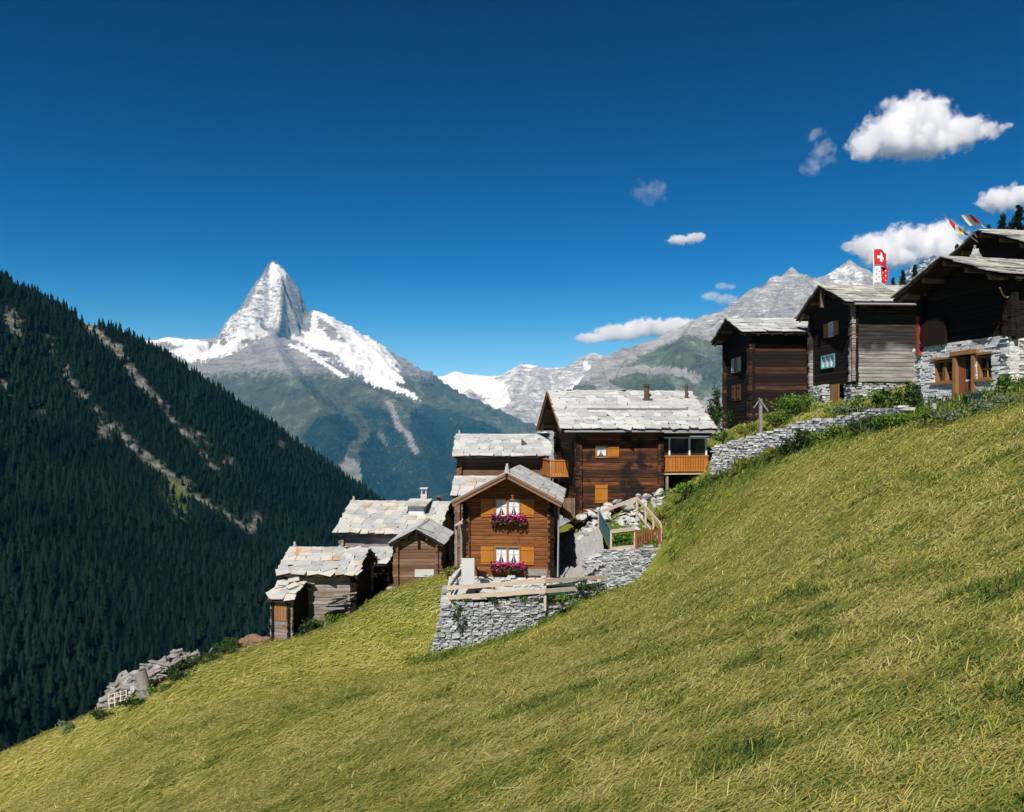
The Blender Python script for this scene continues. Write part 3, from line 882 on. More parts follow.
def g_snow(px, py, z):
    s = np.where(py < 396, np.where(px < 525, .52, .44), .38)
    for p in GS: s = np.maximum(s, poly_in(px, py, p) * 1.0)
    return s
mountain('mountain', np.arange(-3400, 3200, 24.0), np.arange(10400, 15400, 30.0), rng, lambda x, y: -60 + (y - 11000) * .11, 150, 600,
         mountain_mat('glacier_rock', (.50, .49, .49), (.02, .04, .04), (.05, .08, .07), (.30, .29, .25), .8, (.62, .64, .67)), {'snow': g_snow}, seed=23)

# --- the grey massif on the right
rsil = [(592, 372, 6600), (597, 359, 6700), (612, 352, 6800), (633, 345, 6900), (657, 337, 6950), (679, 328, 7000), (693, 320, 7000), (707, 315, 7000), (718, 312, 7000), (734, 301, 7050), (750, 290, 7100), (757, 286, 7100), (764, 284, 7100), (771, 277, 7100), (777, 276, 7100), (783, 277, 7100), (788, 271, 7100), (791.5, 266.5, 7100), (796, 273, 7100), (803, 279, 7150), (813, 281, 7200), (818, 278, 7300), (824, 275, 7400), (834, 269, 7500), (843, 263, 7600), (849, 259, 7600), (858, 266, 7600), (870, 275, 7600), (884, 286, 7600), (905, 300, 7600)]
rgt = [R(rsil, .9, .66, 2500, .5, 1.6),
       R([(787, 282, 6900), (784, 294, 6600), (770, 315, 6100), (745, 345, 5500)], .8, .85, 500, .75), R([(766, 290, 6900), (752, 305, 6600), (735, 325, 6200)], .8, .9, 400, .75),
       R([(847, 272, 7350), (842, 290, 6900), (836, 320, 6300)], .9, .9, 500, .75), R([(820, 276, 7400), (812, 300, 6700), (800, 330, 6100)], .9, .9, 400, .75),
       R([(693, 320, 7000), (680, 345, 6100), (672, 385, 5200), (668, 440, 4400)], .42, 1.15, 3000, .9), R([(633, 345, 6900), (622, 366, 6300), (612, 388, 5800), (606, 425, 5100)], .5, 1.5, 3000, .9),
       R([(592, 372, 6600), (588, 392, 6300), (585, 420, 5900)], .8, 1.8, 3000, 1.2), R([(718, 312, 7000), (728, 345, 6000), (735, 390, 5100)], .42, 1.0, 3000, .9)]


def r_past(px, py, z):
    edge = np.interp(px, [560, 592, 633, 690, 720, 760, 850], [380, 376, 352, 326, 335, 350, 370])
    s = np.clip((py - edge) / 12, 0, .95)
    s = np.where(line_dist(px, py, [(600, 378), (640, 366), (672, 372), (700, 380)]) < 4.5, .28, s)
    s = np.where(line_dist(px, py, [(592, 376), (605, 386), (625, 396)]) < 6, .2, s)
    return np.where(py > 398, .25, s)


def r_snow(px, py, z):
    s = np.full(px.shape, .33)
    s = np.where(py > 330, 0, s)
    s = np.where((np.hypot((px - 848) / 1.5, py - 278) < 12), .55, s)
    return np.where(poly_in(px, py, [(690, 326), (760, 300), (772, 312), (730, 322)]), .40, s)


def r_wood(px, py, z):
    return np.where((np.hypot((px - 650) / 3, py - 388) < 9) | (np.hypot((px - 715) / 1.5, py - 375) < 14), .5, 0)
mountain('mountain', np.arange(-500, 4700, 15.0), np.arange(3900, 8200, 22.0), rgt, lambda x, y: -840 + 0 * x, 170, 380,
         mountain_mat('massif_rock', (.48, .48, .475), (.03, .065, .05), (.06, .10, .075), (.15, .185, .125), 1.3), {'snow': r_snow, 'pasture': r_past, 'wood': r_wood}, seed=43, kmin=.22)

# --- the head further right; shade put into its dark blue rock colour
dsil = [(880, 312, 9200), (893, 290, 9100), (904, 272, 9000), (912, 265, 9000), (925, 260, 9000), (934, 255, 9000), (941, 262, 9000), (960, 275, 9000), (1000, 290, 9000)]


def d_snow(px, py, z): return np.where(py < 282, .42, .3)
mountain('mountain', np.arange(3700, 6200, 25.0), np.arange(7800, 9700, 30.0), [R(dsil, 1.2, 1.2, 400, .6), R([(934, 255, 9000), (925, 290, 8500), (915, 330, 8000)], 1.4, 1.0, 400, .6)], lambda x, y: 300 + 0 * x, 120, 300,
         mountain_mat('shaded_head_rock', (.055, .065, .075), (.01, .025, .03), (.03, .05, .05), (.05, .07, .06), 1.2), {'snow': d_snow}, seed=63)

# --- valley bottom, one sheet under everything
vx, vy, vz, vq = grid_mesh(np.arange(-8900, 8901, 200.0), np.arange(-300, 16300, 200.0), lambda X, Y: -860 + 40 * fbm(X / 900, Y / 900, 3, 2))
vm = pmat('valley_floor', [(0, (.02, .04, .02)), (1, (.07, .09, .04))], 0, (.004, .004, .004), .95, 0)
tag(link(bpy.data.objects.new('terrain', np_mesh('terrain', np.c_[vx, vy, vz], quads=vq, mat=vm))), kind='structure')

# ------------------------------------------------------------------ air


def haze():
    s = NT('haze'); s.n.remove(s.bsdf)
    v = s.node('ShaderNodeVolumePrincipled')
    v.inputs['Color'].default_value = (.055, .47, 1.0, 1); v.inputs['Density'].default_value = HAZE_D; v.inputs['Anisotropy'].default_value = -.28
    v.inputs['Absorption Color'].default_value = (1, 1, 1, 1)
    s.link(v.outputs[0], s.out.inputs['Volume'])
    b = MB(); b.box(-9200, 9200, -400, 16400, -1000, 2420)
    return tag(b.build('haze', s.m), 'thin blue air filling the valley', 'haze', kind='stuff')
HAZE_D = 2.6e-5
haze()

# ------------------------------------------------------------------ clouds


def cloud_mat(name, lobes, dens, nscale, amp, sharp):
    """density from soft ellipsoid lobes eaten away by noise"""
    s = NT(name); s.n.remove(s.bsdf)
    v = s.node('ShaderNodeVolumePrincipled')
    v.inputs['Color'].default_value = (.965, .968, .985, 1); v.inputs['Anisotropy'].default_value = .0
    tc = s.node('ShaderNodeTexCoord').outputs['Object']
    f = None
    for c, r in lobes:
        sub = s.node('ShaderNodeVectorMath', operation='SUBTRACT'); s.link(tc, sub.inputs[0]); sub.inputs[1].default_value = c
        dv = s.node('ShaderNodeVectorMath', operation='DIVIDE'); s.link(sub.outputs[0], dv.inputs[0]); dv.inputs[1].default_value = r
        ln = s.node('ShaderNodeVectorMath', operation='LENGTH'); s.link(dv.outputs[0], ln.inputs[0])
        g = s.math('SUBTRACT', 1.0, ln.outputs['Value'])
        f = g if f is None else s.math('SMOOTH_MAX', f, g)
        if f is not g: f.node.inputs[2].default_value = .15
    n = s.noise(nscale, s.coords(), 8, .62)
    k = s.math('ADD', f, s.math('MULTIPLY', s.math('SUBTRACT', n, .54), amp))
    d = s.math('MULTIPLY', s.math('MULTIPLY', k, sharp, True), dens)
    s.link(d, v.inputs['Density']); s.link(v.outputs[0], s.out.inputs['Volume'])
    return s.m


def ico(r, c):
    import bmesh
    bm = bmesh.new(); bmesh.ops.create_icosphere(bm, subdivisions=3, radius=1)
    vs = [(c[0] + v.co.x * r[0], c[1] + v.co.y * r[1], c[2] + v.co.z * r[2]) for v in bm.verts]
    fs = [[v.index for v in f.verts] for f in bm.faces]
    bm.free()
    return vs, fs


def cloud(lobes, d, label, dens=.012, amp=2.3, nsc=None, sharp=5.0):
    k = d / F
    cx0 = sum(p[0] for p in lobes) / len(lobes); cy0 = sum(p[1] for p in lobes) / len(lobes)
    o0 = Vector(P(cx0, cy0, d))
    b = MB(); ls = []
    for (px, py, rx, ry) in lobes:
        c = Vector(P(px, py, d)) - o0
        r = (rx * k * 1.12, (rx + ry) * .5 * k * 1.12, ry * k * 1.12)
        ls.append((tuple(c), r))
        b.add(*ico([q * 1.22 for q in r], c))
    mn = sum(p[3] for p in lobes) / len(lobes) * k
    mat = cloud_mat('cloud_vapour', ls, dens, nsc or 1.1 / mn, amp, sharp)
    o = b.build('cloud', mat)
    m = o.modifiers.new('r', 'REMESH'); m.mode = 'VOXEL'; m.voxel_size = max(45, mn * .22)
    dg = bpy.context.evaluated_depsgraph_get()
    me = bpy.data.meshes.new_from_object(o.evaluated_get(dg))
    o.modifiers.clear(); o.data = me
    if not me.materials: me.materials.append(mat)
    o.location = o0
    return tag(o, label, 'cloud')

cloud([(910, 122, 32, 23), (932, 119, 19, 20), (884, 138, 29, 18), (866, 147, 18, 12), (960, 132, 30, 13), (915, 142, 48, 14), (988, 128, 17, 5.5), (1006, 126, 9, 3)], 19000, 'big white heaped cloud high at the top right')
cloud([(872, 246, 20, 12), (905, 241, 26, 15), (940, 237, 24, 14), (930, 251, 36, 13), (850, 246, 9, 5), (890, 256, 30, 12)], 19500, 'broad white cloud behind the flags above the upper barns')
cloud([(1000, 200, 19, 11), (1022, 196, 18, 12), (1042, 200, 18, 12)], 19300, 'white cloud cut by the picture edge above the conifers')
cloud([(592, 338, 18, 5), (620, 333, 26, 8), (650, 328, 28, 9), (678, 325, 22, 7), (690, 330, 20, 9)], 19600, 'long flat cloud lying on the shoulder of the grey massif', amp=1.8)
cloud([(679, 240, 11, 4.5), (694, 238, 10, 5), (701, 236, 4, 4.5)], 19000, 'small white cloudlet alone in the middle of the sky', amp=1.8)
cloud([(711, 296, 10, 4.5), (724, 299, 12, 5), (733, 302, 8, 5)], 19200, 'thin cloud touching the ridge of the grey massif', .003)
cloud([(722, 286, 7, 3.5), (730, 287, 6, 2.5)], 19000, 'tiny scrap of cloud above the thin cloud at the ridge', .003)
cloud([(816, 136, 9, 9), (822, 150, 10, 13), (812, 166, 10, 8), (828, 160, 8, 6)], 19000, 'faint torn wisp left of the big cloud', .0011, 4.6, .0042, 2.2)
cloud([(641, 189, 10, 9), (654, 192, 12, 11)], 19000, 'barely visible veil of cloud above the small cloudlet', .0007, 4.8, .0042, 2.2)

# ------------------------------------------------------------------ building kit


class House:
    """log building; local x runs along the ridge, local -y is the long side that looks at the meadow"""

    def __init__(s, name, label, cat, corner, rz, L, W, zb, ze, zr, oe, ogl, ogr, logs, gable_logs=None, course=.24, group=None, origin=None):
        s.L, s.W, s.oe, s.ogl, s.ogr = L, W, oe, ogl, ogr
        if origin is None:
            c, sn = math.cos(rz), math.sin(rz)
            origin = (corner[0] + c * L / 2 - sn * W / 2, corner[1] + sn * L / 2 + c * W / 2)
        s.root = empty(name, (origin[0], origin[1], zb), rz, label, cat, group)
        s.ze, s.zr = ze - zb, zr - zb                      # eave edge and ridge above the base
        s.slope = (s.zr - s.ze) / (W / 2 + oe)
        s.H = s.ze + oe * s.slope
        s.logs = MAT[logs]; s.glogs = MAT[gable_logs or logs]
        s.course = course
        s.open = {'F': [], 'B': [], 'L': [], 'R': []}

    def pt(s, side, a, z, o=0.0):
        if side == 'F': return (a, -s.W / 2 - o, z)
        if side == 'B': return (a, s.W / 2 + o, z)
        if side == 'L': return (-s.L / 2 - o, a, z)
        return (s.L / 2 + o, a, z)

    def abox(s, mb, side, a0, a1, z0, z1, o0, o1):
        p, q = s.pt(side, a0, z0, o0), s.pt(side, a1, z1, o1)
        mb.box(p[0], q[0], p[1], q[1], z0, z1)

    def roof_z(s, y): return s.zr - abs(y) * s.slope

    def walls(s, z0=-.6, ends=.22, thick=.17, sides='FBLR'):
        for side in sides:
            mb = MB()
            half = (s.L if side in 'FB' else s.W) / 2
            off = 0 if side in 'FB' else s.course / 2
            z = z0 - off
            while True:
                zc = z + s.course / 2
                if side in 'FB':
                    if z + s.course > s.H - .02: break
                    lo, hi = -half - ends, half + ends
                else:
                    if z + s.course > s.zr - .14: break
                    if zc < s.H - .1: lo, hi = -half - ends, half + ends
                    else:
                        q = (s.zr - .12 - (z + s.course)) / s.slope
                        if q < .15: break
                        q = min(q, half + ends)
                        lo, hi = -q, q
                iv = [(lo + random.uniform(-.04, .04), hi + random.uniform(-.04, .04))]
                for (a0, a1, b0, b1) in s.open[side]:
                    if b0 < z + s.course * .8 and b1 > z + s.course * .2:
                        nv = []
                        for (u, v) in iv:
                            if a1 <= u or a0 >= v: nv.append((u, v)); continue
                            if a0 > u: nv.append((u, a0))
                            if a1 < v: nv.append((a1, v))
                        iv = nv
                for (u, v) in iv:
                    if v - u < .06: continue
                    o = -thick / 2 + random.uniform(-.008, .008)
                    mb.log(s.pt(side, u, zc, o), s.pt(side, v, zc, o), thick, s.course * random.uniform(.95, .985), .2)
                z += s.course
            mb.build('log_wall', s.logs if side in 'FB' else s.glogs, s.root)
        b = MB(); b.box(-s.L / 2 + .3, s.L / 2 - .3, -s.W / 2 + .3, s.W / 2 - .3, z0, z0 + .3)
        b.build('floor_boards', MAT['deck'], s.root)

    def roof(s, mat, slab=(.95, .8), thick=.045, skew=.25, barge=None, deck=True, jit=.05, purlins=True, mess=1.0):
        x0, x1 = -s.L / 2 - s.ogl, s.L / 2 + s.ogr
        hw = s.W / 2 + s.oe
        sl = math.hypot(hw, hw * s.slope); ang = math.atan(s.slope)
        mb = MB()
        for sgn in (-1, 1):
            rows = max(3, int(sl / slab[1] + .5)); ex = sl / rows
            for r in range(rows + 1):
                d0 = r * ex - .04                       # distance up from the eave
                x = x0 - random.uniform(0, .25) * slab[0]
                while x < x1 - .05:
                    wd = slab[0] * random.uniform(.55, 1.45)
                    a0, a1 = max(x, x0 - random.uniform(0, .07)), min(x + wd, x1 + random.uniform(0, .07))
                    x += wd
                    if a1 - a0 < .12: continue
                    ln = ex * random.uniform(1.25, 1.6)
                    dc = d0 + ln / 2 + random.uniform(-.05, .05)
                    if r == rows: ln = ex * .5; dc = sl - ln * .28
                    dc = min(dc, sl - ln * .42)
                    cy_ = -hw + dc * math.cos(ang); cz = s.ze + dc * math.sin(ang)
                    t = ang - .035 * mess + random.uniform(-.018, .018) * mess
                    m = Matrix.Rotation(t if sgn < 0 else -t, 3, 'X') @ Matrix.Rotation(random.gauss(0, skew * .3), 3, 'Z') @ Matrix.Rotation(random.uniform(-.012, .012) * mess, 3, 'Y')
                    up = .06 + thick / 2 + random.uniform(0, .03) * mess
                    ny, nz = -math.sin(ang), math.cos(ang)
                    mb.obox(((a0 + a1) / 2, (cy_ + ny * up) * (1 if sgn < 0 else -1), cz + nz * up), ((a1 - a0) * random.uniform(.96, 1.03), ln, thick * random.uniform(.7, 1.4)), m, .06)
        rf = mb.build('roof', MAT[mat], s.root)
        if deck:
            b = MB(); th = .09
            for sgn in (-1, 1):
                vs = []
                for (xx) in (x0 + .05, x1 - .05):
                    vs += [(xx, sgn * (hw - .04), s.ze + .02), (xx, sgn * .002, s.zr + .0), (xx, sgn * .002, s.zr - th), (xx, sgn * (hw - .04), s.ze - th + .02)]
                b.add(vs, [(0, 1, 2, 3), (7, 6, 5, 4), (0, 4, 5, 1), (1, 5, 6, 2), (2, 6, 7, 3), (3, 7, 4, 0)])
            b.build('roof_deck', MAT['deck'], rf)
        if purlins:
            for yy in (-s.W / 2, 0, s.W / 2, -s.W / 4, s.W / 4):
                zz = s.roof_z(yy) - .20
                for u0, u1 in ((x0 + .22, -s.L / 2 + .1), (s.L / 2 - .1, x1 - .22)):
                    b = MB(); b.box(u0, u1, yy - .09, yy + .09, zz - .10, zz + .10); b.build('purlin_end', MAT['beam_end'], s.root)
            x = x0 + .3
            while x < x1 - .1:
                for sgn in (-1, 1):
                    b = MB(); b.bar((x, sgn * (s.W / 2 - .2), s.roof_z(s.W / 2 - .2) - .155), (x, sgn * (hw - .1), s.roof_z(hw - .1) - .155), .10, .12); b.build('rafter_end', MAT['beam_end'], s.root)
                x += .95
        if barge:
            for sx in (x0 - .03, x1 + .03):
                b = MB()
                for sgn in (-1, 1):
                    b.bar((sx, sgn * (hw + .05), s.ze - .09), (sx, sgn * .09, s.zr - .07 - .09 * s.slope), .05, .26, up=(0, -sgn * s.slope, 1))
                    b.bar((sx + (.05 if sx > 0 else -.05), sgn * (hw + .07), s.ze + .01), (sx + (.05 if sx > 0 else -.05), sgn * .09, s.zr + .035 - .09 * s.slope), .05, .12, up=(0, -sgn * s.slope, 1))
                b.build('bargeboard', MAT[barge], s.root)
        return rf

    def window(s, side, a, z, w, h, frame='frame_wood', shutters=None, lights=2, curtains=True, shut=None, sw=None, closed=False, proud=.05):
        """z is the middle; a the position along the wall; must be called before walls() to cut the logs"""
        s.open[side].append((a - w / 2 + .02, a + w / 2 - .02, z - h / 2 + .03, z + h / 2 - .03))
        fw = .085
        b = MB()
        s.abox(b, side, a - w / 2 - fw / 2, a - w / 2 + fw / 2, z - h / 2 - fw, z + h / 2 + fw, -.12, proud)
        s.abox(b, side, a + w / 2 - fw / 2, a + w / 2 + fw / 2, z - h / 2 - fw, z + h / 2 + fw, -.12, proud)
        s.abox(b, side, a - w / 2 + fw / 2, a + w / 2 - fw / 2, z + h / 2, z + h / 2 + fw, -.12, proud)
        s.abox(b, side, a - w / 2 + fw / 2, a + w / 2 - fw / 2, z - h / 2 - fw, z - h / 2, -.12, proud + .03)
        fr = b.build('window', MAT[frame], s.root)
        n = lights
        lw = w / n
        for i in range(1, n):
            m = MB(); s.abox(m, side, a - w / 2 + i * lw - .05, a - w / 2 + i * lw + .05, z - h / 2, z + h / 2, -.10, proud - .01)
            m.build('mullion', MAT[frame], fr)
        g = MB(); c = MB(); k = MB()
        for i in range(n):
            u0 = a - w / 2 + i * lw + .045; u1 = u0 + lw - .09
            s.abox(g, side, u0, u1, z - h / 2 + .005, z + h / 2 - .005, -.085, -.075)
            # casement bars
            for (p0, p1, q0, q1) in ((u0, u0 + .035, z - h / 2, z + h / 2), (u1 - .035, u1, z - h / 2, z + h / 2), (u0 + .035, u1 - .035, z - h / 2, z - h / 2 + .04), (u0 + .035, u1 - .035, z + h / 2 - .04, z + h / 2)):
                s.abox(k, side, p0, p1, q0, q1, -.07, -.04)
            s.abox(k, side, (u0 + u1) / 2 - .012, (u0 + u1) / 2 + .012, z - h / 2 + .04, z + h / 2 - .04, -.07, -.045)
            s.abox(k, side, u0 + .035, (u0 + u1) / 2 - .012, z + h * .1, z + h * .1 + .024, -.07, -.045)
            s.abox(k, side, (u0 + u1) / 2 + .012, u1 - .035, z + h * .1, z + h * .1 + .024, -.07, -.045)
            if curtains:
                for sd in (0, 1):                        # net curtains drawn to both sides
                    e0, e1 = (u0 + .04, (u0 + u1) / 2 - .02) if sd == 0 else ((u0 + u1) / 2 + .02, u1 - .04)
                    zt, zb2 = z + h / 2 - .05, z - h / 2 + .05
                    inner = e1 if sd == 0 else e0; outer = e0 if sd == 0 else e1
                    vs = [s.pt(side, inner, zt, -.073), s.pt(side, outer, zt, -.073), s.pt(side, outer, zb2, -.073), s.pt(side, outer + (inner - outer) * .45, zb2, -.073), s.pt(side, inner + (outer - inner) * .12, z - h * .08, -.073)]
                    vs2 = [s.pt(side, inner, zt, -.066), s.pt(side, outer, zt, -.066), s.pt(side, outer, zb2, -.066), s.pt(side, outer + (inner - outer) * .45, zb2, -.066), s.pt(side, inner + (outer - inner) * .12, z - h * .08, -.066)]
                    c.add(vs + vs2, [(0, 1, 2, 3, 4), (9, 8, 7, 6, 5)] + [(i2, (i2 + 1) % 5, 5 + (i2 + 1) % 5, 5 + i2) for i2 in range(5)])
        g.build('pane', MAT['glass'], fr); k.build('casement', MAT['white_paint' if frame != 'frame_wood' or True else frame], fr)
        if curtains: c.build('curtain', MAT['curtain'], fr)
        if shutters:
            sw = sw or w / 2
            for sd in (-1, 1):
                if shut == 'left' and sd > 0: continue
                if shut == 'right' and sd < 0: continue
                s.shutter(side, a + sd * (w / 2 + fw / 2 + sw / 2 + .02), z, sw, h + .1, shutters)
        return fr

    def shutter(s, side, a, z, w, h, mat):
        b = MB()
        n = 4
        for i in range(n):
            s.abox(b, side, a - w / 2 + i * w / n + .004, a - w / 2 + (i + 1) * w / n - .004, z - h / 2, z + h / 2, .015, .045 + random.uniform(0, .004))
        sh = b.build('shutter', MAT[mat], s.root)
        for q in (-.34, .34):
            b = MB(); s.abox(b, side, a - w / 2 + .02, a + w / 2 - .02, z + q * h - .035, z + q * h + .035, .052, .075)
            b.build('ledge', MAT[mat], sh)
        return sh

    def corner_posts(s, mat, corners, z0, z1):
        for (sx, sy) in corners:
            b = MB(); z = z0
            while z < z1:
                h = s.course / 2 * .96
                d = random.uniform(.0, .05)
                b.obox((sx * (s.L / 2 + .02 + d), sy * (s.W / 2 + .02 + d), z + h / 2), (.34, .34, h), None, .06)
                z += s.course / 2
            b.build('corner_logs', MAT[mat], s.root)


def stone_wall(mb, path, thick, sw=(.25, .6), sh=(.09, .17), batter=0.0, jit=.14, end_lean=0.0, cap=True):
    """coursed rubble along a path of (x, y, z_bottom, z_top)"""
    pts = [Vector((p[0], p[1], 0)) for p in path]
    cum = [0]
    for a, b in zip(pts[:-1], pts[1:]): cum.append(cum[-1] + (b - a).length)
    T = cum[-1]

    def at(u):
        u = min(max(u, 0), T)
        for i in range(len(pts) - 1):
            if u <= cum[i + 1] or i == len(pts) - 2:
                f = (u - cum[i]) / (cum[i + 1] - cum[i])
                d = (pts[i + 1] - pts[i]).normalized()
                p = pts[i].lerp(pts[i + 1], f)
                return p, d, path[i][2] * (1 - f) + path[i + 1][2] * f, path[i][3] * (1 - f) + path[i + 1][3] * f
    zlo = min(p[2] for p in path); zhi = max(p[3] for p in path)
    z = zlo
    while z < zhi:
        h = random.uniform(*sh)
        u = -random.uniform(0, .3)
        while u < T:
            w = random.uniform(*sw)
            uc = u + w / 2
            u += w
            p, d, zb, zt = at(uc)
            if z + h < zb - .1 or z + h * .6 > zt + random.uniform(-.03, .04): continue
            lean = batter * (zt - z)
            nrm = Vector((d.y, -d.x, 0))
            if nrm.y > 0 and abs(d.x) > .3: nrm = -nrm
            c = p + nrm * (lean + random.uniform(-.035, .045) - thick / 2)
            if end_lean: c = c - d * (end_lean * (zt - z) * (1 - min(1, uc / (T * .6))))
            m = Matrix.Rotation(math.atan2(d.y, d.x), 3, 'Z') @ Matrix.Rotation(random.gauss(0, .05), 3, 'Y') @ Matrix.Rotation(random.gauss(0, .07), 3, 'Z')
            mb.obox((c.x, c.y, z + h / 2 + random.uniform(-.02, .02)), (w * .94, thick * random.uniform(.82, 1.05), h * random.uniform(.80, .95)), m, jit * 2)
        z += h * .97
    # packed heart of the wall, set back from the faces
    for a, b in zip(path[:-1], path[1:]):
        d = (Vector((b[0], b[1], 0)) - Vector((a[0], a[1], 0))).normalized(); n = Vector((d.y, -d.x, 0))
        if n.y > 0 and abs(d.x) > .3: n = -n
        vs = []
        for q in (a, b):
            for (zz, inn) in ((q[2], 0), (q[3] - .12, 0)):
                ln = batter * (q[3] - zz)
                f = Vector((q[0], q[1], 0)) + n * (ln - .16); k = Vector((q[0], q[1], 0)) + n * (ln - thick + .08)
                vs += [(f.x, f.y, zz), (k.x, k.y, zz)]
        mb.add(vs, [(0, 2, 6, 4), (1, 5, 7, 3), (2, 3, 7, 6), (0, 1, 3, 2), (4, 6, 7, 5), (0, 4, 5, 1)])


def finial(h, x, y, sc=1.0, name='ridge_stone'):
    b = MB(); z = h.zr + .06
    b.obox((x, y, z + .08 * sc), (.34 * sc, .30 * sc, .2 * sc), None, .25)
    b.obox((x + .02, y, z + .24 * sc), (.22 * sc, .2 * sc, .2 * sc), None, .3)
    b.obox((x, y, z + .40 * sc), (.15 * sc, .14 * sc, .2 * sc), None, .3)
    b.build(name, MAT['boulder'], h.root)


def flower_box(h, side, a, z, w):
    b = MB(); h.abox(b, side, a - w / 2, a + w / 2, z - .12, z + .06, .07, .28)
    bx = b.build('flower_box', MAT['fascia'], h.root)
    pet, lf = MB(), MB()
    for mb, n, r in ((pet, 460, .045), (lf, 260, .05)):
        for _ in range(n):
            aa = random.uniform(-w / 2 - .10, w / 2 + .10); zz = random.gauss(.10, .13); oo = random.uniform(.04, .46)
            if mb is lf: zz -= .12
            zz = max(-.40 + .25 * abs(aa) / w, min(.36, zz))
            c = Vector(h.pt(side, a + aa, z + zz, oo))
            m = Matrix.Rotation(random.uniform(0, 6.28), 3, 'Z') @ Matrix.Rotation(random.uniform(-1.2, 1.2), 3, 'X')
            q = [c + m @ Vector(v) for v in ((-r, -r, 0), (r, -r * .8, .01), (r * 1.1, r, 0), (-r * .8, r, .01))]
            mb.add(q, [(0, 1, 2, 3)])
    pet.build('flowers', MAT['petals'], bx); lf.build('leaves', MAT['box_leaf'], bx)


def rail_panel(h_root, name, p0, p1, zt, zb, mat, n=None, gap=.5, t=.03):
    """upright balcony boards between two rails"""
    p0, p1 = Vector(p0), Vector(p1)
    d = p1 - p0; L = d.length; d.normalize()
    ang = math.atan2(d.y, d.x)
    n = n or int(L / .22)
    b = MB(); m = Matrix.Rotation(ang, 3, 'Z')
    for i in range(n):
        c = p0 + d * (L * (i + .5) / n)
        b.obox((c.x, c.y, (zt + zb) / 2), (L / n * (1 - gap * .35), t, zt - zb - .06), m)
    c = (p0 + p1) / 2
    b2 = MB()
    for zz in (zt, zb + .12):
        b2.obox((c.x, c.y, zz), (L + .06, t + .07, .09), m)
    o = b.build(name, MAT[mat], h_root)
    b2.build('rail', MAT[mat], o)
    return o

# ------------------------------------------------------------------ the small flowered chalet

zb = -8.02
A = House('chalet', 'small honey coloured log chalet with pink flower boxes above the lower terrace', 'chalet', None, PI / 2 + math.radians(-5.0), 7.6, 4.6, zb, -3.93, -2.38, .62, .95, .7, 'honey_logs', course=.21, origin=(.13, 44 + 3.77))
for zc in (3.74, 1.12):
    A.window('L', .05, zc, 1.38, .88, shutters='shutter', lights=2, sw=.72)
    flower_box(A, 'L', -.02, zc - .66, 1.75)
A.walls(z0=-.25, ends=.20)
A.roof('slate', slab=(.6, .45), barge='fascia')
A.corner_posts('dark_shed_logs', [(-1, 1), (-1, -1)], .1, A.H - .1)
finial(A, -A.L / 2 - .75, 0, 1.05)
b = MB(); stone_wall(b, [(-3.95, -2.8, -2.0, .02), (-3.95, 2.8, -2.0, .02)], .5); stone_wall(b, [(-3.9, 2.75, -3.2, .0), (3.8, 2.75, -3.2, .0)], .4)
stone_wall(b, [(-3.9, -2.45, -1.6, .0), (3.8, -2.45, -1.6, .0)], .4)
b.build('foundation', MAT['pale_masonry'], A.root)
b = MB(); A.abox(b, 'L', -2.3, -.85, .04, .40, .02, .05); b.build('skirting_board', MAT['grey_board'], A.root)
b = MB(); b.tube((-A.L / 2 - .18, -2.72, .02), (-A.L / 2 - .18, -2.78, A.ze - .1), .05, .05); b.build('downpipe', MAT['metal'], A.root)
# side porch with its own strip of slates
b = MB()
for i in range(9): b.obox((-1.9 + i * .5, 2.95 + random.uniform(-.05, .05), 2.62), (.55, .75, .06), Matrix.Rotation(-.35, 3, 'X'), .1)
pr = b.build('porch_roof', MAT['slate_lichen'], A.root)
b = MB()
for x in (-1.9, 0, 1.9): b.box(x - .07, x + .07, 3.12, 3.26, -2.0, 2.5)
b.build('post', MAT['grey_board'], pr)

# ------------------------------------------------------------------ the big log chalet with the veranda

R7 = math.radians(7)
zb = -5.3
B = House('log_house', 'large dark red log house with white slate roof and glazed veranda at its right end', 'house', (4.42, 53.0), R7, 5.55, 8.3, zb, .02, 2.72, .85, 1.36, 3.62, 'red_logs', course=.25)
B.window('F', -1.25, 3.86, .72, .66, lights=1, shutters='shutter', shut='right', sw=.78)
B.walls(z0=-.9, ends=.22)
B.roof('slate', slab=(.85, .55), skew=.9, barge='fascia')
B.corner_posts('black_logs', [(-1, -1), (1, -1)], -.8, B.H - .2)
B.shutter('F', -1.25, 1.05, .86, 1.2, 'shutter')
b = MB(); b.box(-B.L / 2 - 1.1, B.L / 2 + 3.4, -B.W / 2 - .86, -B.W / 2 - .74, B.ze - .16, B.ze - .04); b.build('gutter', MAT['metal'], B.root)
b = MB(); b.box(-B.L / 2 - .1, B.L / 2 + 3.5, -B.W / 2 - .35, -B.W / 2 - .2, B.ze - .42, B.ze - .22); b.build('eave_beam', MAT['red_logs'], B.root)
b = MB(); b.bar((-1.9, -2.72, B.roof_z(2.72) + .2), (5.2, -2.72, B.roof_z(2.72) + .2), .12, .12); b.build('snow_guard', MAT['grey_board'], B.root)
for (x, y, r, hh) in ((2.75, -1.15, .2, 1.0), (5.75, -.9, .11, .85)):
    b = MB(); z = B.roof_z(y)
    b.tube((x, y, z - .1), (x, y, z + hh), r, r * .92, 10); b.tube((x, y, z + hh + .0), (x, y, z + hh + .05), r * 1.35, r * 1.35, 10); b.tube((x, y, z + hh + .13), (x, y, z + hh + .2), r * 1.3, r * .9, 10)
    b.box(x - r * .8, x - r * .6, y - .03, y + .03, z + hh, z + hh + .15); b.box(x + r * .6, x + r * .8, y - .03, y + .03, z + hh, z + hh + .15)
    b.box(x - r * 1.7, x + r * 1.7, y - r * 1.8, y + r * 1.2, z - .05, z + .12)
    b.build('chimney', MAT['rust_metal'], B.root)
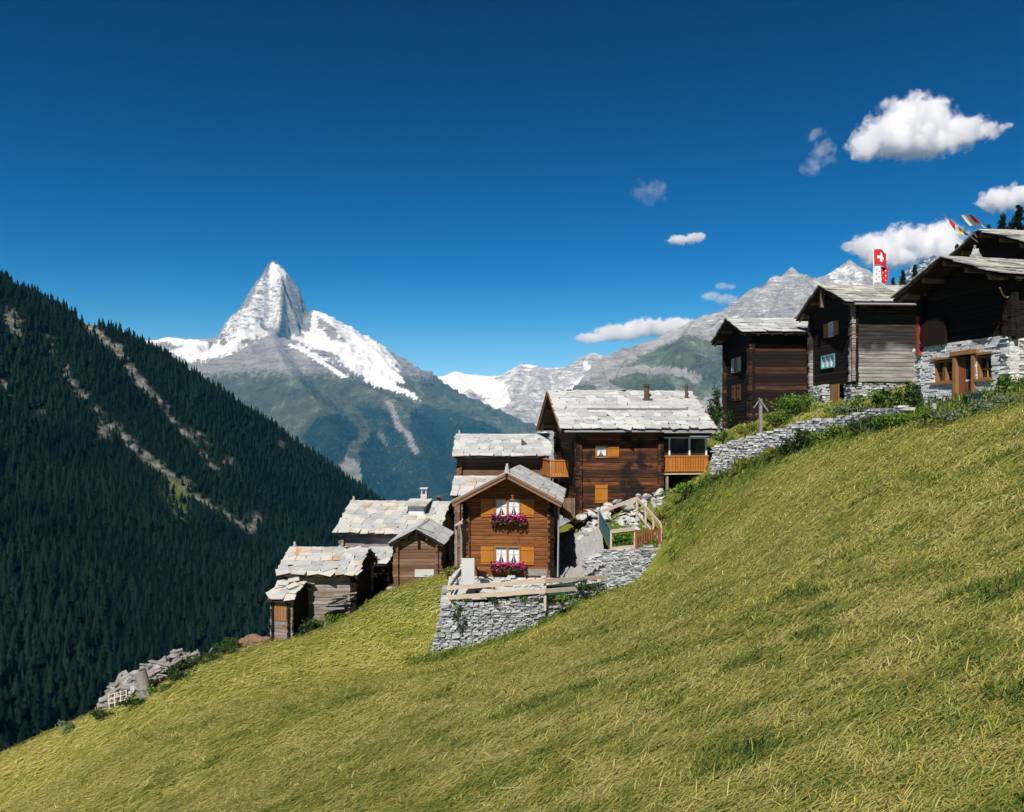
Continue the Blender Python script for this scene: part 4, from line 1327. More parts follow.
# veranda
vx0, vx1, vy0 = B.L / 2 + .25, B.L / 2 + 3.35, -B.W / 2 + .05
b = MB(); b.box(vx0 - .1, vx1, vy0, vy0 + 3.4, 2.30, 2.46); vr = b.build('veranda', MAT['pink_plank'], B.root)
b = MB()
for x in (vx0 + .45, vx0 + 1.85, vx1 - .08): b.box(x - .055, x + .055, vy0 + .06, vy0 + .17, 2.46, 4.72)
b.box(vx0 - .1, vx1 + .15, vy0 - .12, vy0 + .45, 4.735, 4.83)
for y in (1.4, 3.2): b.box(vx1 - .13, vx1 - .02, vy0 + y, vy0 + y + .1, 2.46, 4.72)
b.build('window_post', MAT['white_paint'], vr)
b = MB(); b.box(vx0 - .05, vx1 - .14, vy0 + .19, vy0 + .21, 2.9, 4.72); b.build('pane', MAT['glass'], vr)
b = MB(); b.box(vx0 - .1, vx1 - .1, vy0 + 3.25, vy0 + 3.4, 1.95, 5.0); b.box(vx0 - .1, vx0 - .05, vy0 + .3, vy0 + 3.3, 1.95, 5.0); b.build('back_wall', MAT['black_logs'], vr)
rail_panel(B.root, 'railing', (vx0 + .1, vy0 - .05, 0), (vx1 + .02, vy0 - .05, 0), 3.55, 2.44, 'balcony_wood', 17)
rail_panel(B.root, 'railing', (vx1 + .02, vy0 - .02, 0), (vx1 + .02, vy0 + 3.2, 0), 3.55, 2.44, 'balcony_wood', 15)
b = MB()
for x in (vx0 + .3, vx1 - .15): b.box(x - .08, x + .08, vy0 + .1, vy0 + .26, .2, 2.30)
b.build('post', MAT['grey_board'], vr)
# balcony on the left gable
gx0 = -B.L / 2
b = MB(); b.box(gx0 - 1.5, gx0 - .02, -1.6, 2.4, 1.95, 2.08); bl = b.build('balcony', MAT['pink_plank'], B.root)
rail_panel(B.root, 'railing', (gx0 - 1.45, -1.65, 0), (gx0 - .2, -1.65, 0), 3.2, 1.98, 'balcony_wood', 7)
rail_panel(B.root, 'railing', (gx0 - 1.48, -1.6, 0), (gx0 - 1.48, 2.4, 0), 3.2, 1.98, 'balcony_wood', 18)
b = MB()
for y in (-1.5, 2.2): b.box(gx0 - 1.42, gx0 - 1.3, y, y + .12, -.8, 1.95)
b.build('post', MAT['grey_board'], bl)
# arched doorway board and planked porch on the gable
b = MB(); arc = [(-3.3, 1.6), (-2.4, 1.6)] + [(-2.85 + .45 * math.cos(t), 3.3 + .55 * math.sin(t)) for t in [i * PI / 8 for i in range(9)]]
vs = [(gx0 - .03, y, z) for y, z in arc] + [(gx0 - .07, y, z) for y, z in arc]
n = len(arc); b.add(vs, [tuple(range(n)), tuple(range(2 * n - 1, n - 1, -1))] + [(i, (i + 1) % n, n + (i + 1) % n, n + i) for i in range(n)])
b.build('door', MAT['dark_shed_logs'], B.root)
b = MB(); b.box(gx0 - .06, gx0 - .02, -3.9, -3.35, 1.5, 4.6); b.box(gx0 - .06, gx0 - .02, -2.3, -1.75, 2.2, 4.6); b.build('door_frame', MAT['red_logs'], B.root)
b = MB()
for i in range(6): b.box(gx0 - .95 + i * .14, gx0 - .84 + i * .14, -3.6, -3.56, -.6, .75)
b.box(gx0 - 1.0, gx0 - .1, -3.56, -3.5, .5, .6); b.build('gate_boards', MAT['beam_end'], B.root)

# ------------------------------------------------------------------ the houses behind and below

C = House('log_house', 'low house with long white slate roof behind the flowered chalet', 'house', (-3.85, 58.9), 0, 6.1, 6.4, -6.6, -1.96, -.42, .8, .5, .5, 'brown_logs', course=.24)
C.walls(z0=-.6, thick=.16); C.roof('slate', slab=(.75, .6), skew=.5)
b = MB()
for i in range(7): b.obox((3.35 + .12 * math.sin(i), -3.6 + i * .62, C.roof_z(-3.6 + i * .62) + .16), (.7, .8, .07), Matrix.Rotation(.35, 3, 'X') @ Matrix.Rotation(.1 * i, 3, 'Z'), .15)
b.build('verge_slates', MAT['slate'], C.root)
b = MB(); z = C.roof_z(-1.9) + .1
b.add([(1.5, -2.3, z - .1), (1.95, -2.05, z), (1.5, -1.75, z + .15), (1.5, -2.05, z + .42)], [(0, 1, 3), (1, 2, 3), (2, 0, 3), (0, 2, 1)]); b.build('roof_vent', MAT['rust_metal'], C.root)
finial(C, -3.3, 0, .75)
C.corner_posts('brown_logs', [(-1, -1)], .0, C.H - .2)

D = House('shed', 'little lichen roofed shed squeezed between the flowered chalet and the low house', 'shed', (-3.5, 51.6), math.radians(-3), 2.6, 2.9, -9.2, -4.25, -3.15, .45, .4, .2, 'brown_logs', course=.22)
D.walls(z0=-.4); D.roof('slate_lichen', slab=(.7, .6), skew=.3)

E = House('log_house', 'long low house with a wide pale slate roof, dormer and white chimney', 'house', (-12.55, 59.2), math.radians(-8), 6.95, 6.8, -12.6, -7.6, -5.62, .62, .5, .45, 'grey_logs', course=.24)
E.walls(z0=-.6); E.roof('slate_lichen', slab=(.8, .6), skew=.8)
E.corner_posts('grey_logs', [(-1, -1), (1, -1)], .0, E.H - .2)
finial(E, -3.8, 0, .8)
# dormer
b = MB(); zc = E.roof_z(-1.65)
b.box(1.05, 2.35, -1.75, -.3, zc - .1, zc + .72); dm = b.build('dormer', MAT['metal'], E.root)
b = MB()
for i in range(3): b.obox((1.68, -1.75 + i * .62, zc + .82 + i * .11), (1.75, .8, .06), Matrix.Rotation(.2, 3, 'X'), .05)
b.build('dormer_roof', MAT['slate_worn'], dm)
b = MB(); b.box(1.12, 2.28, -1.79, -1.765, zc + .06, zc + .66); b.box(1.4, 1.46, -1.81, -1.79, zc + .1, zc + .6); b.box(1.66, 1.72, -1.81, -1.79, zc + .1, zc + .6); b.build('window', MAT['curtain'], dm)
b = MB(); zc = E.zr - .1
b.box(1.55, 2.05, .1, .6, zc - .2, zc + .75)
for (x, y) in ((1.6, .15), (1.92, .15), (1.6, .47), (1.92, .47)): b.box(x, x + .08, y, y + .08, zc + .75, zc + 1.15)
b.box(1.5, 2.1, .05, .65, zc + 1.15, zc + 1.24)
b.build('chimney', MAT['pale_masonry'], E.root)
b = MB(); b.tube((2.9, .5, zc - .1), (2.9, .5, zc + .45), .16, .16, 10); b.tube((2.9, .5, zc + .5), (2.9, .5, zc + .62), .32, .2, 10); b.tube((2.9, .5, zc + .45), (2.9, .5, zc + .5), .1, .1, 8); b.build('vent_pipe', MAT['rust_metal'], E.root)

G2 = House('log_barn', 'small weathered log barn with its gable to the meadow beside the flowered chalet', 'barn', None, PI / 2 + math.radians(-1), 5.2, 2.75, -10.6, -7.42, -6.42, .42, .55, .4, 'brown_logs', 'brown_logs', course=.2, origin=(-6.12, 52 + 2.6))
G2.walls(z0=-.9, ends=.2); G2.roof('slate', slab=(.75, .6), skew=.35)
b = MB(); b.bar((-3.0, .1, G2.zr - .02), (-2.2, -.75, G2.zr + .55), .09, .09); b.build('ridge_fork', MAT['grey_board'], G2.root)
b = MB(); b.box(-3.1, -3.0, -.09, .09, G2.zr - .75, G2.zr - .12); b.build('king_post', MAT['dark_shed_logs'], G2.root)
b = MB(); G2.abox(b, 'L', -1.1, .15, 1.05, 1.55, .02, .06); b.build('patch_boards', MAT['pale_masonry'], G2.root)
b = MB(); stone_wall(b, [(-2.75, -1.5, -1.6, .5), (-2.75, 1.6, -1.6, .35)], .4); b.build('foundation', MAT['dry_stone'], G2.root)

G = House('shed', 'grey weathered shed with lichened slate roof at the edge of the slope', 'shed', (-14.12, 49.6), math.radians(-3.5), 4.35, 4.6, -12.1, -8.94, -7.68, .5, .42, .42, 'grey_logs', 'dark_shed_logs', course=.21)  # near-black gable logs beside grey sides: the gables' shade put into the colour
G.walls(z0=-.8, ends=.18); G.roof('slate_lichen', slab=(.85, .55), skew=1.2, thick=.035, mess=1.2)
G.corner_posts('dark_shed_logs', [(1, -1)], -.6, G.H - .15)
finial(G, -2.3, 0, .8)

I2 = House('hut', 'tiny grey hut with orange lichened slabs leaning against the weathered shed', 'hut', (-14.35, 47.8), math.radians(-15), 1.25, 2.75, -12.9, -10.15, -9.34, .32, .26, .26, 'grey_logs', 'dark_shed_logs', course=.19)  # gable logs darker than the front, shade painted into them
I2.walls(z0=-.5, ends=.1); I2.roof('slate_lichen', slab=(.62, .6), skew=1.3, thick=.035, mess=2, purlins=False)
b = MB()
for i in range(5): I2.abox(b, 'F', -.42 + i * .2, -.25 + i * .2, 1.55, 2.55, .02, .05)
b.build('loft_door', MAT['frame_wood'], I2.root)
b = MB()
for k in range(3):
    q = ((-.35, -.45), (.1, -.1), (.3, -.62))[k]
    b.obox((q[0], q[1], I2.roof_z(q[1]) + .24), (.7, .55, .06), Matrix.Rotation(.35, 3, 'X') @ Matrix.Rotation(.5 * k, 3, 'Z'), .2)
b.build('loose_slab', MAT['slate_lichen'], I2.root)

J = House('shed', 'dark shed with a small slate roof wedged between the weathered shed and the gabled barn', 'shed', (-10.0, 55.5), math.radians(-3), 1.2, 4.0, -12.4, -9.28, -8.5, .5, .3, .3, 'dark_shed_logs', course=.22)
J.walls(z0=-.6); J.roof('slate', slab=(.7, .55), skew=.6, purlins=False)

# ------------------------------------------------------------------ the upper barns

def barn(label, corner, rz, L, W, zb, ze, zr, oe, ogl, logs, glogs, course=.25):
    return House('log_barn', label, 'barn', corner, math.radians(rz), L, W, zb, ze, zr, oe, ogl, .6, logs, glogs, course=course)

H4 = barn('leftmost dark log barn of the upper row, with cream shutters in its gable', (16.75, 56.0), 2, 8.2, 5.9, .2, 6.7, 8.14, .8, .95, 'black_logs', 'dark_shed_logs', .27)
H4.window('L', .35, 4.62, .62, .95, frame='frame_wood', shutters='white_shutter', sw=.75, lights=1, curtains=False)
H4.walls(z0=-.1, ends=.26); H4.roof('slate', slab=(.9, .75), skew=.15, mess=1.4)
H4.corner_posts('red_logs', [(-1, 1)], 0, H4.H - .2); H4.corner_posts('black_logs', [(-1, -1)], 0, H4.H - .2)
for a in (.95, -.25): H4.shutter('L', a, 2.55, .8, 1.15, 'brown_shutter')
b = MB(); b.bar((0, -3.75, H4.ze - .28), (3.4, -3.75, H4.ze - .16), .06, .06); b.build('eave_pole', MAT['grey_board'], H4.root)
for (x, y) in ((-3.9, -2.7), (-3.9, 2.7), (3.8, -2.7), (3.8, 2.7)):
    b = MB(); stone_wall(b, [(x - .55, y - .35, -2.4, -.02), (x + .55, y - .35, -2.4, -.02)], .9, (.3, .7), (.12, .2)); b.build('stone_footing', MAT['dry_stone'], H4.root)

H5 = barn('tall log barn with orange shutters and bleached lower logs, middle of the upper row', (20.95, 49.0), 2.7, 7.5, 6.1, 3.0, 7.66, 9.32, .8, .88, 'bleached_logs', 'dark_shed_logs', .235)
H5.window('L', .05, 3.55, .62, .8, frame='white_paint', shutters='shutter', sw=.72, lights=1)
H5.window('L', .55, 1.5, 1.9, .72, frame='teal_paint', lights=3, curtains=True)
H5.walls(z0=-.05, ends=.26); H5.roof('slate_worn', slab=(.8, .62), skew=.2, mess=1.6)
H5.corner_posts('grey_logs', [(-1, -1)], 0, H5.H - .2); H5.corner_posts('brown_logs', [(-1, 1)], 0, H5.H - .2)
b = MB(); H5.abox(b, 'F', -3.7, 3.7, H5.H - .62, H5.H - .38, .02, .07); b.build('top_log', MAT['red_logs'], H5.root)
b = MB(); b.tube((-4.1, -3.86, H5.ze - .06), (4.1, -3.86, H5.ze - .08), .07, .07); b.build('gutter', MAT['metal'], H5.root)
b = MB(); b.box(-4.5, -4.3, -.1, .1, H5.zr - 1.35, H5.zr - .2); b.build('king_post', MAT['beam_end'], H5.root)
b = MB(); stone_wall(b, [(-3.75, -3.0, -2.6, -.02), (3.8, -3.0, -2.6, -.02)], .6, (.3, .8), (.1, .18)); stone_wall(b, [(-3.7, -1.75, -2.6, -.02), (-3.7, -2.9, -2.6, -.02)], .5)
b.build('foundation', MAT['dry_stone'], H5.root)
b = MB(); stone_wall(b, [(-4.0, 2.95, -2.8, -.03), (-4.0, .6, -2.8, -.03)], .6, (.3, .6), (.14, .24)); stone_wall(b, [(-4.0, .5, -2.8, -.03), (-3.2, .5, -2.8, -.03)], .4, (.3, .6), (.14, .24))
fd = b.build('foundation', MAT['pale_masonry'], H5.root); fd['label'] = 'white mortared block'
b = MB()
for i in range(4): b.box(-3.82, -3.76, -1.1 + i * .3, -.83 + i * .3, -2.2, -.05)
b.build('cellar_door', MAT['frame_wood'], H5.root)

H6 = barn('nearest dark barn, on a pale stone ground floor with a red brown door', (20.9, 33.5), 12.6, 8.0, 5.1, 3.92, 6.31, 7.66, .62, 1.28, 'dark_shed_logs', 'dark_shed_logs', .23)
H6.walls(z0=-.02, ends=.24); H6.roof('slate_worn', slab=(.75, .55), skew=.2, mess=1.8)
H6.corner_posts('dark_shed_logs', [(-1, -1), (-1, 1)], 0, H6.H - .1)
b = MB(); y0 = 2.62
b.box(-4.32, -4.02, 2.50, 2.66, -.35, 1.55); b.build('corner_board', MAT['red_board'], H6.root)
b = MB(); arc = [(.9, .05), (2.4, .05)] + [(1.65 + .75 * math.cos(q), .95 + .42 * math.sin(q)) for q in [i * PI / 8 for i in range(9)]][::1]
vs = [(-4.24, y, z) for y, z in arc] + [(-4.10, y, z) for y, z in arc]; n = len(arc)
b.add(vs, [tuple(range(n)), tuple(range(2 * n - 1, n - 1, -1))] + [(i, (i + 1) % n, n + (i + 1) % n, n + i) for i in range(n)]); b.build('plank_panel', MAT['panel'], H6.root)
zg = -2.9
fl = MB()
# stone ground floor: openings for a door and two windows in the gable side
gaps = [(-.70, .42, zg - .1, -.58), (.52, 1.72, -1.72, -.68), (-1.62, -.82, -1.72, -.66)]


def holed(mb, x, ylo, yhi, z0, z1, gaps, thick=.5):
    z = z0
    while z < z1:
        h = random.uniform(.08, .15)
        y = ylo
        while y < yhi:
            w_ = random.uniform(.22, .6)
            u, v = y, min(y + w_, yhi)
            y = v
            bad = False
            for (g0, g1, k0, k1) in gaps:
                if k0 < z + h and k1 > z and v > g0 and u < g1:
                    if u < g0 - .06: v = g0
                    elif v > g1 + .06 and u >= g0: u = g1
                    else: bad = True
            if bad or v - u < .04: continue
            mb.obox((x + thick / 2 + random.uniform(-.03, .03), (u + v) / 2, z + h / 2), (thick, (v - u) * .98, h * .95), Matrix.Rotation(random.gauss(0, .02), 3, 'X'), .1)
        z += h * .98
holed(fl, -4.12, -2.62, 2.62, zg - .6, -.02, gaps)
stone_wall(fl, [(-4.05, -2.62, zg - .6, -.02), (4.0, -2.62, zg - .6, -.02)], .5, (.25, .6), (.08, .15))
stone_wall(fl, [(-4.0, 2.58, zg - .6, -.02), (4.0, 2.58, zg - .6, -.02)], .5, (.3, .7), (.1, .18))
# packed heart behind the stones, leaving the openings free
ys_ = [-2.4, -1.64, -.80, -.72, .44, .50, 1.74, 2.4]
for (u, v, k0, k1) in ((-2.4, -1.62, zg - .6, -.1), (-.82, -.70, zg - .6, -.1), (.42, .52, zg - .6, -.1), (1.72, 2.4, zg - .6, -.1), (-1.62, -.82, zg - .6, -1.72), (-1.62, -.82, -.62, -.1), (.52, 1.72, zg - .6, -1.72), (.52, 1.72, -.64, -.1), (-.70, .42, -.5, -.1)):
    fl.box(-4.0, -3.72, u, v, k0, k1)
gf = fl.build('stone_storey', MAT['sunlit_stone'], H6.root)
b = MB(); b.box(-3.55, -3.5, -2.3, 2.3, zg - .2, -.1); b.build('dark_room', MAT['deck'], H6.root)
for (yc, wd) in ((.82, .52), (1.42, .52), (-1.22, .72)):
    b = MB(); zl, zh = -1.70, -.70
    b.box(-4.05, -3.85, yc - wd / 2 - .06, yc - wd / 2 + .03, zl, zh); b.box(-4.05, -3.85, yc + wd / 2 - .03, yc + wd / 2 + .06, zl, zh)
    b.box(-4.05, -3.85, yc - wd / 2 + .03, yc + wd / 2 - .03, zl, zl + .07); b.box(-4.05, -3.85, yc - wd / 2 + .03, yc + wd / 2 - .03, zh - .07, zh)
    wn_ = b.build('window', MAT['frame_wood'], H6.root)
    b = MB(); b.box(-3.9, -3.87, yc - .025, yc + .025, zl + .07, zh - .3); b.box(-3.9, -3.87, yc - wd / 2 + .03, yc - .025, zl + .42, zl + .46); b.box(-3.9, -3.87, yc + .025, yc + wd / 2 - .03, zl + .42, zl + .46); b.build('casement', MAT['yellow_cloth'], wn_)
    b = MB(); b.box(-3.85, -3.84, yc - wd / 2 + .03, yc + wd / 2 - .03, zl + .07, zh - .07); b.build('pane', MAT['glass'], wn_)
for (u, v, zz, t) in ((.40, 1.90, -1.80, .10), (-1.72, -.75, -1.80, .10), (.40, 1.90, -.66, .1), (-1.75, -.75, -.64, .1)):
    b = MB(); b.box(-4.2, -3.9, u, v, zz, zz + t); b.build('window_sill' if zz < -1 else 'lintel', MAT['frame_wood'], H6.root)
b = MB(); b.box(-4.2, -3.95, -.78, -.60, zg - .5, -.55); b.box(-4.2, -3.95, .30, .48, zg - .5, -.55); b.box(-4.24, -3.95, -.95, .62, -.55, -.36); b.build('door_frame', MAT['frame_wood'], H6.root)
b = MB(); b.box(-3.98, -3.92, -.60, .05, zg - .4, -1.75); b.box(-3.98, -3.92, -.60, -.5, -1.75, -.62); b.box(-3.98, -3.92, -.05, .05, -1.75, -.62)
dr = b.build('door', MAT['door_wood'], H6.root)
b = MB(); b.box(-3.96, -3.95, -.5, -.05, -1.70, -.62); b.build('pane', MAT['glass'], dr)
b = MB(); b.box(-3.97, -3.93, -.5, -.05, -1.74, -1.66); b.build('rail', MAT['white_paint'], dr)
b = MB()
for i in range(2): b.box(-4.0 - .02 * i, -3.94, .06 + i * .12, .17 + i * .12, zg - .4, -.62)
b.build('door', MAT['red_gate'], H6.root)['label'] = 'red brown plank leaf standing open'
# chimney of stacked stones on the ridge
b = MB(); x = -3.4; z = H6.zr
for k in range(4): b.obox((x, 0, z + .08 + k * .12), (.40 - .05 * k, .40 - .05 * k, .13), Matrix.Rotation(.3 * k, 3, 'Z'), .12)
b.obox((x - .05, 0, z + .60), (.09, .09, .2), None, .3)
b.build('chimney', MAT['boulder'], H6.root)
b = MB(); b.bar((-2.2, -2.55, H6.roof_z(2.55) + .22), (3.8, -2.55, H6.roof_z(2.55) + .24), .14, .13); b.build('roof_pole', MAT['grey_board'], H6.root)
b = MB(); pp = [(-5.0 + .07 * i, -3.0 + .03 * i, 1.92 - .5 * math.sin(i / 10 * PI * .5) + (.002 * i * i)) for i in range(11)]
for p, q in zip(pp[:-1], pp[1:]): b.tube(p, q, .035, .035, 6)
b.build('curved_horn', MAT['beam_end'], H6.root)

H7 = barn('uppermost dark barn, only its gable and roof showing above the nearest one', (27.4, 41.8), 5, 8.0, 6.4, 5.2, 9.5, 11.15, .8, 1.05, 'dark_shed_logs', 'dark_shed_logs', .25)
H7.walls(z0=-1.8); H7.roof('slate_worn', slab=(.85, .65), skew=.2, mess=1.5)

# ------------------------------------------------------------------ walls, fences and the garden

def thing_mesh(mb, name, mat, label, cat, group=None):
    xs_ = [v[0] for v in mb.v]; ys_ = [v[1] for v in mb.v]; zs_ = [v[2] for v in mb.v]
    o0 = ((min(xs_) + max(xs_)) / 2, (min(ys_) + max(ys_)) / 2, min(zs_))
    mb.v = [(a - o0[0], b - o0[1], c - o0[2]) for a, b, c in mb.v]
    o = mb.build(name, MAT[mat]); o.location = o0
    return tag(o, label, cat, group)

def pz(py, d): return -(py - HY) / F * d
# long retaining wall up to the barns
path = []
for (px, pt_, pb_, d) in ((712, 446, 476, 50.4), (736, 439.5, 464, 49.0), (759, 433.5, 456, 47.6), (798, 421, 448, 45.0), (837, 416, 434, 42.2), (876, 408, 424, 39.0), (902, 406, 418, 37.0)):
    path.append(((px - CX) / F * d, d, pz(pb_, d) - .5, pz(pt_, d)))
b = MB(); stone_wall(b, path, .6, (.2, .55), (.08, .17)); thing_mesh(b, 'stone_wall', 'pale_masonry', 'long pale dry stone wall climbing from the veranda to the upper barns', 'wall')
# lower terrace wall
path = [(-3.42, 41.0, -12.4, -8.86), (-1.5, 40.9, -11.6, -8.84), (.6, 41.1, -10.9, -8.72), (1.9, 41.7, -10.6, -8.62), (3.2, 42.7, -10.0, -8.5), (4.7, 44.0, -9.4, -8.4)]
b = MB(); stone_wall(b, path, .6, (.18, .55), (.06, .135), batter=.10, end_lean=.25)
stone_wall(b, [(-3.2, 41.1, -12.4, -8.86), (-3.4, 44.5, -12.0, -8.6)], .5, (.3, .6), (.1, .17))
thing_mesh(b, 'stone_wall', 'dry_stone', 'dry stone terrace wall below the flowered chalet', 'wall')
# sloping stone bank under the garden
path = [(4.15, 45.4, -9.6, -7.25), (5.3, 45.9, -9.4, -6.95), (7.2, 46.6, -8.9, -6.9), (9.0, 47.4, -8.2, -6.75)]
b = MB(); stone_wall(b, path, .6, (.25, .75), (.07, .15), batter=.62, jit=.16)
thing_mesh(b, 'stone_wall', 'dry_stone', 'sloping bank of flat stones under the fenced garden', 'wall')
# terrace floor, gravel slope and garden bed


def sheet(name, pts, mat, kind='structure', sub=14, bumpy=.03):
    """quad patch given by four corners in order"""
    p = [Vector(q) for q in pts]
    V, Q = [], []
    for j in range(sub + 1):
        for i in range(sub + 1):
            u, v = i / sub, j / sub
            q = p[0] * (1 - u) * (1 - v) + p[1] * u * (1 - v) + p[2] * u * v + p[3] * (1 - u) * v
            V.append((q.x, q.y, q.z + random.uniform(-bumpy, bumpy)))
    for j in range(sub):
        for i in range(sub):
            a = j * (sub + 1) + i
            Q.append((a, a + 1, a + sub + 2, a + sub + 1))
    me = np_mesh(name, V, quads=Q, mat=MAT[mat], smooth=False, attrs={'lush': [1.0] * len(V)})
    return tag(link(bpy.data.objects.new(name, me)), kind=kind)
sheet('terrace', [(-3.45, 41.1, -8.98), (4.4, 43.9, -8.5), (4.2, 46.5, -7.95), (-3.6, 46.5, -8.1)], 'gravel')
sheet('gravel_slope', [(2.7, 43.3, -8.52), (5.3, 45.4, -7.6), (5.7, 51.5, -5.75), (2.75, 51.0, -7.3)], 'bank', bumpy=.13, sub=34)
sheet('garden_soil', [(5.65, 46.2, -7.02), (9.3, 47.4, -6.86), (9.2, 51.0, -5.6), (5.4, 51.0, -5.9)], 'meadow', bumpy=.04)

# ranch fence on the terrace wall
F1 = empty('rail_fence', (0, 41.2, -8.9), 0, 'pale two rail plank fence along the lower terrace wall', 'fence')


def loc(p, o): return (p[0] - o[0], p[1] - o[1], p[2] - o[2])
o0 = (0, 41.2, -8.9)
for (px, pt_, pb_, d) in ((449.5, 586, 607, 41.0), (494, 583, 605, 41.1), (545, 580, 611, 41.15)):
    b = MB(); p = P(px, pt_, d); q = P(px, pb_, d)
    b.bar(loc((p[0], d + .10, q[2]), o0), loc((p[0], d + .10, p[2]), o0), .13, .11, up=(0, 1, 0)); b.build('post', MAT['pink_plank'], F1)
for seg in (((448, 588, 41.0), (545, 581, 41.1)), ((545, 581, 41.1), (607, 577, 44.3)), ((449, 597.5, 41.0), (545, 591, 41.1)), ((545, 591, 41.1), (577, 588.5, 42.6))):
    b = MB(); b.bar(loc(P(*seg[0]), o0), loc(P(*seg[1]), o0), .05, .22, up=(0, 0, 1)); b.build('rail', MAT['pink_plank'], F1)
for seg in (((449, 588, 41.1), (461, 570, 45.0)), ((449, 597, 41.1), (461, 577, 45.0))):
    b = MB(); b.bar(loc(P(*seg[0]), o0), loc(P(*seg[1]), o0), .05, .18, up=(0, 0, 1)); b.build('rail', MAT['grey_board'], F1)
# netting and low plants behind the fence
b = MB(); p, q = P(545, 587, 41.4), P(575, 583, 43); b.bar((p[0], p[1], p[2] - .2), (q[0], q[1], q[2] - .2), .03, .55)
thing_mesh(b, 'netting_panel', 'green_mesh', 'teal netting stretched behind the right end of the plank fence', 'netting')
# white board standing at the corner of the terrace
b = MB(); p = P(468, 585, 42.2)
b.box(p[0] - .34, p[0] + .34, 42.1, 42.2, p[2], p[2] + 1.42); b.box(p[0] - .3, p[0] - .24, 42.2, 42.55, p[2], p[2] + .9); b.box(p[0] + .24, p[0] + .3, 42.2, 42.55, p[2], p[2] + .9)
thing_mesh(b, 'white_board', 'board_white', 'upright white board standing on the terrace before the flowered chalet', 'board')
# dark wheelbarrow-like seat beside it
b = MB(); p = P(482, 578, 42.9)
b.obox((p[0], 42.9, p[2] + .22), (.55, .45, .3), Matrix.Rotation(.2, 3, 'Y'), .25); b.bar((p[0] + .2, 42.8, p[2] + .1), (p[0] + .6, 42.7, p[2] - .12), .05, .05); b.bar((p[0] - .2, 42.9, p[2] + .3), (p[0] - .35, 42.9, p[2] + .62), .3, .06)
b.bar((p[0] - .2, 42.8, p[2] - .15), (p[0] - .2, 42.8, p[2] + .15), .05, .05)
thing_mesh(b, 'barrow', 'dark_shed_logs', 'dark barrow parked beside the white board', 'barrow')

# garden enclosure
o0 = (7.2, 48, -6.9)
GD = empty('garden_fence', o0, 0, 'raw plank fence round the small vegetable garden', 'fence')
FL, FR, BR, BL = (5.75, 46.45, -6.98), (8.85, 47.55, -6.85), (7.95, 51.0, -5.55), (5.45, 50.3, -6.0)
FM = (7.2, 46.95, -6.93)


def gpost(p, h): 
    b = MB(); b.bar(loc((p[0], p[1], p[2] - .3), o0), loc((p[0], p[1], p[2] + h), o0), .11, .11, up=(0, 1, 0)); b.build('post', MAT['pink_plank'], GD)


def grail(p, q, zp, zq, mat='pink_plank', hgt=.20):
    b = MB(); b.bar(loc((p[0], p[1], p[2] + zp), o0), loc((q[0], q[1], q[2] + zq), o0), .06, hgt); b.build('rail', MAT[mat], GD)
for p, h in ((FL, 1.15), (FM, 1.1), (FR, 1.25), (BR, 1.25), (BL, .9)): gpost(p, h)
for t in (.3, .62): gpost(tuple(FR[i] * (1 - t) + BR[i] * t for i in range(3)), 1.2)
off = lambda p: (p[0], p[1] - .08, p[2])
grail(off(FL), off(FM), 1.1, 1.15); grail(off(FL), off(FM), .08, .1); grail(FR, BR, 1.22, 1.22); grail(FR, BR, .2, .25, hgt=.14); grail(BL, BR, .8, 1.2)
grail(FL, BL, 1.12, .9, 'blue_mesh', .06)
# blue netting on the left side
b = MB(); p, q = Vector(FL), Vector(BL)
for i in range(8):
    a0, a1 = p.lerp(q, i / 8), p.lerp(q, (i + .93) / 8)
    t0 = 1.1 - .2 * i / 8
    vs = [loc((a0.x, a0.y, a0.z + .02), o0), loc((a1.x, a1.y, a1.z + .02), o0), loc((a1.x, a1.y, a1.z + t0), o0), loc((a0.x, a0.y, a0.z + t0), o0)]
    vs += [(v[0] + .03, v[1], v[2]) for v in vs]
    b.add(vs, [(0, 1, 2, 3), (7, 6, 5, 4), (0, 4, 5, 1), (1, 5, 6, 2), (2, 6, 7, 3), (3, 7, 4, 0)])
b.build('netting', MAT['blue_mesh'], GD)
# slatted gate
b = MB(); p, q = Vector(FM), Vector(FR); d = (q - p).normalized()
g0 = p + d * .08; g1 = q - d * .1
for i in range(10):
    c = g0.lerp(g1, (i + .5) / 10)
    hh = 1.02 + .03 * math.sin(i)
    b.bar(loc((c.x, c.y - .06, c.z + .05), o0), loc((c.x, c.y - .06, c.z + hh), o0), .085, .03, up=(0, 1, 0))
gt = b.build('gate', MAT['red_gate'], GD)
b = MB()
for zz in (.2, .9): b.bar(loc((g0.x, g0.y - .02, g0.z + zz), o0), loc((g1.x, g1.y - .02, g1.z + zz), o0), .04, .09)
b.bar(loc((g0.x, g0.y - .1, g0.z + .05), o0), loc((g0.x, g0.y - .1, g0.z + 1.1), o0), .13, .05, up=(0, 1, 0)); b.bar(loc((g1.x, g1.y - .1, g1.z + .05), o0), loc((g1.x, g1.y - .1, g1.z + 1.1), o0), .13, .05, up=(0, 1, 0))
b.build('gate_frame', MAT['red_gate'], gt)
b = MB(); b.bar((5.9, 46.3, -7.1), (9.2, 47.45, -6.95), .28, .12); thing_mesh(b, 'timber_edge', 'pink_plank', 'pale timber lying under the garden gate', 'timber')

# ------------------------------------------------------------------ loose stones, boards, heaps


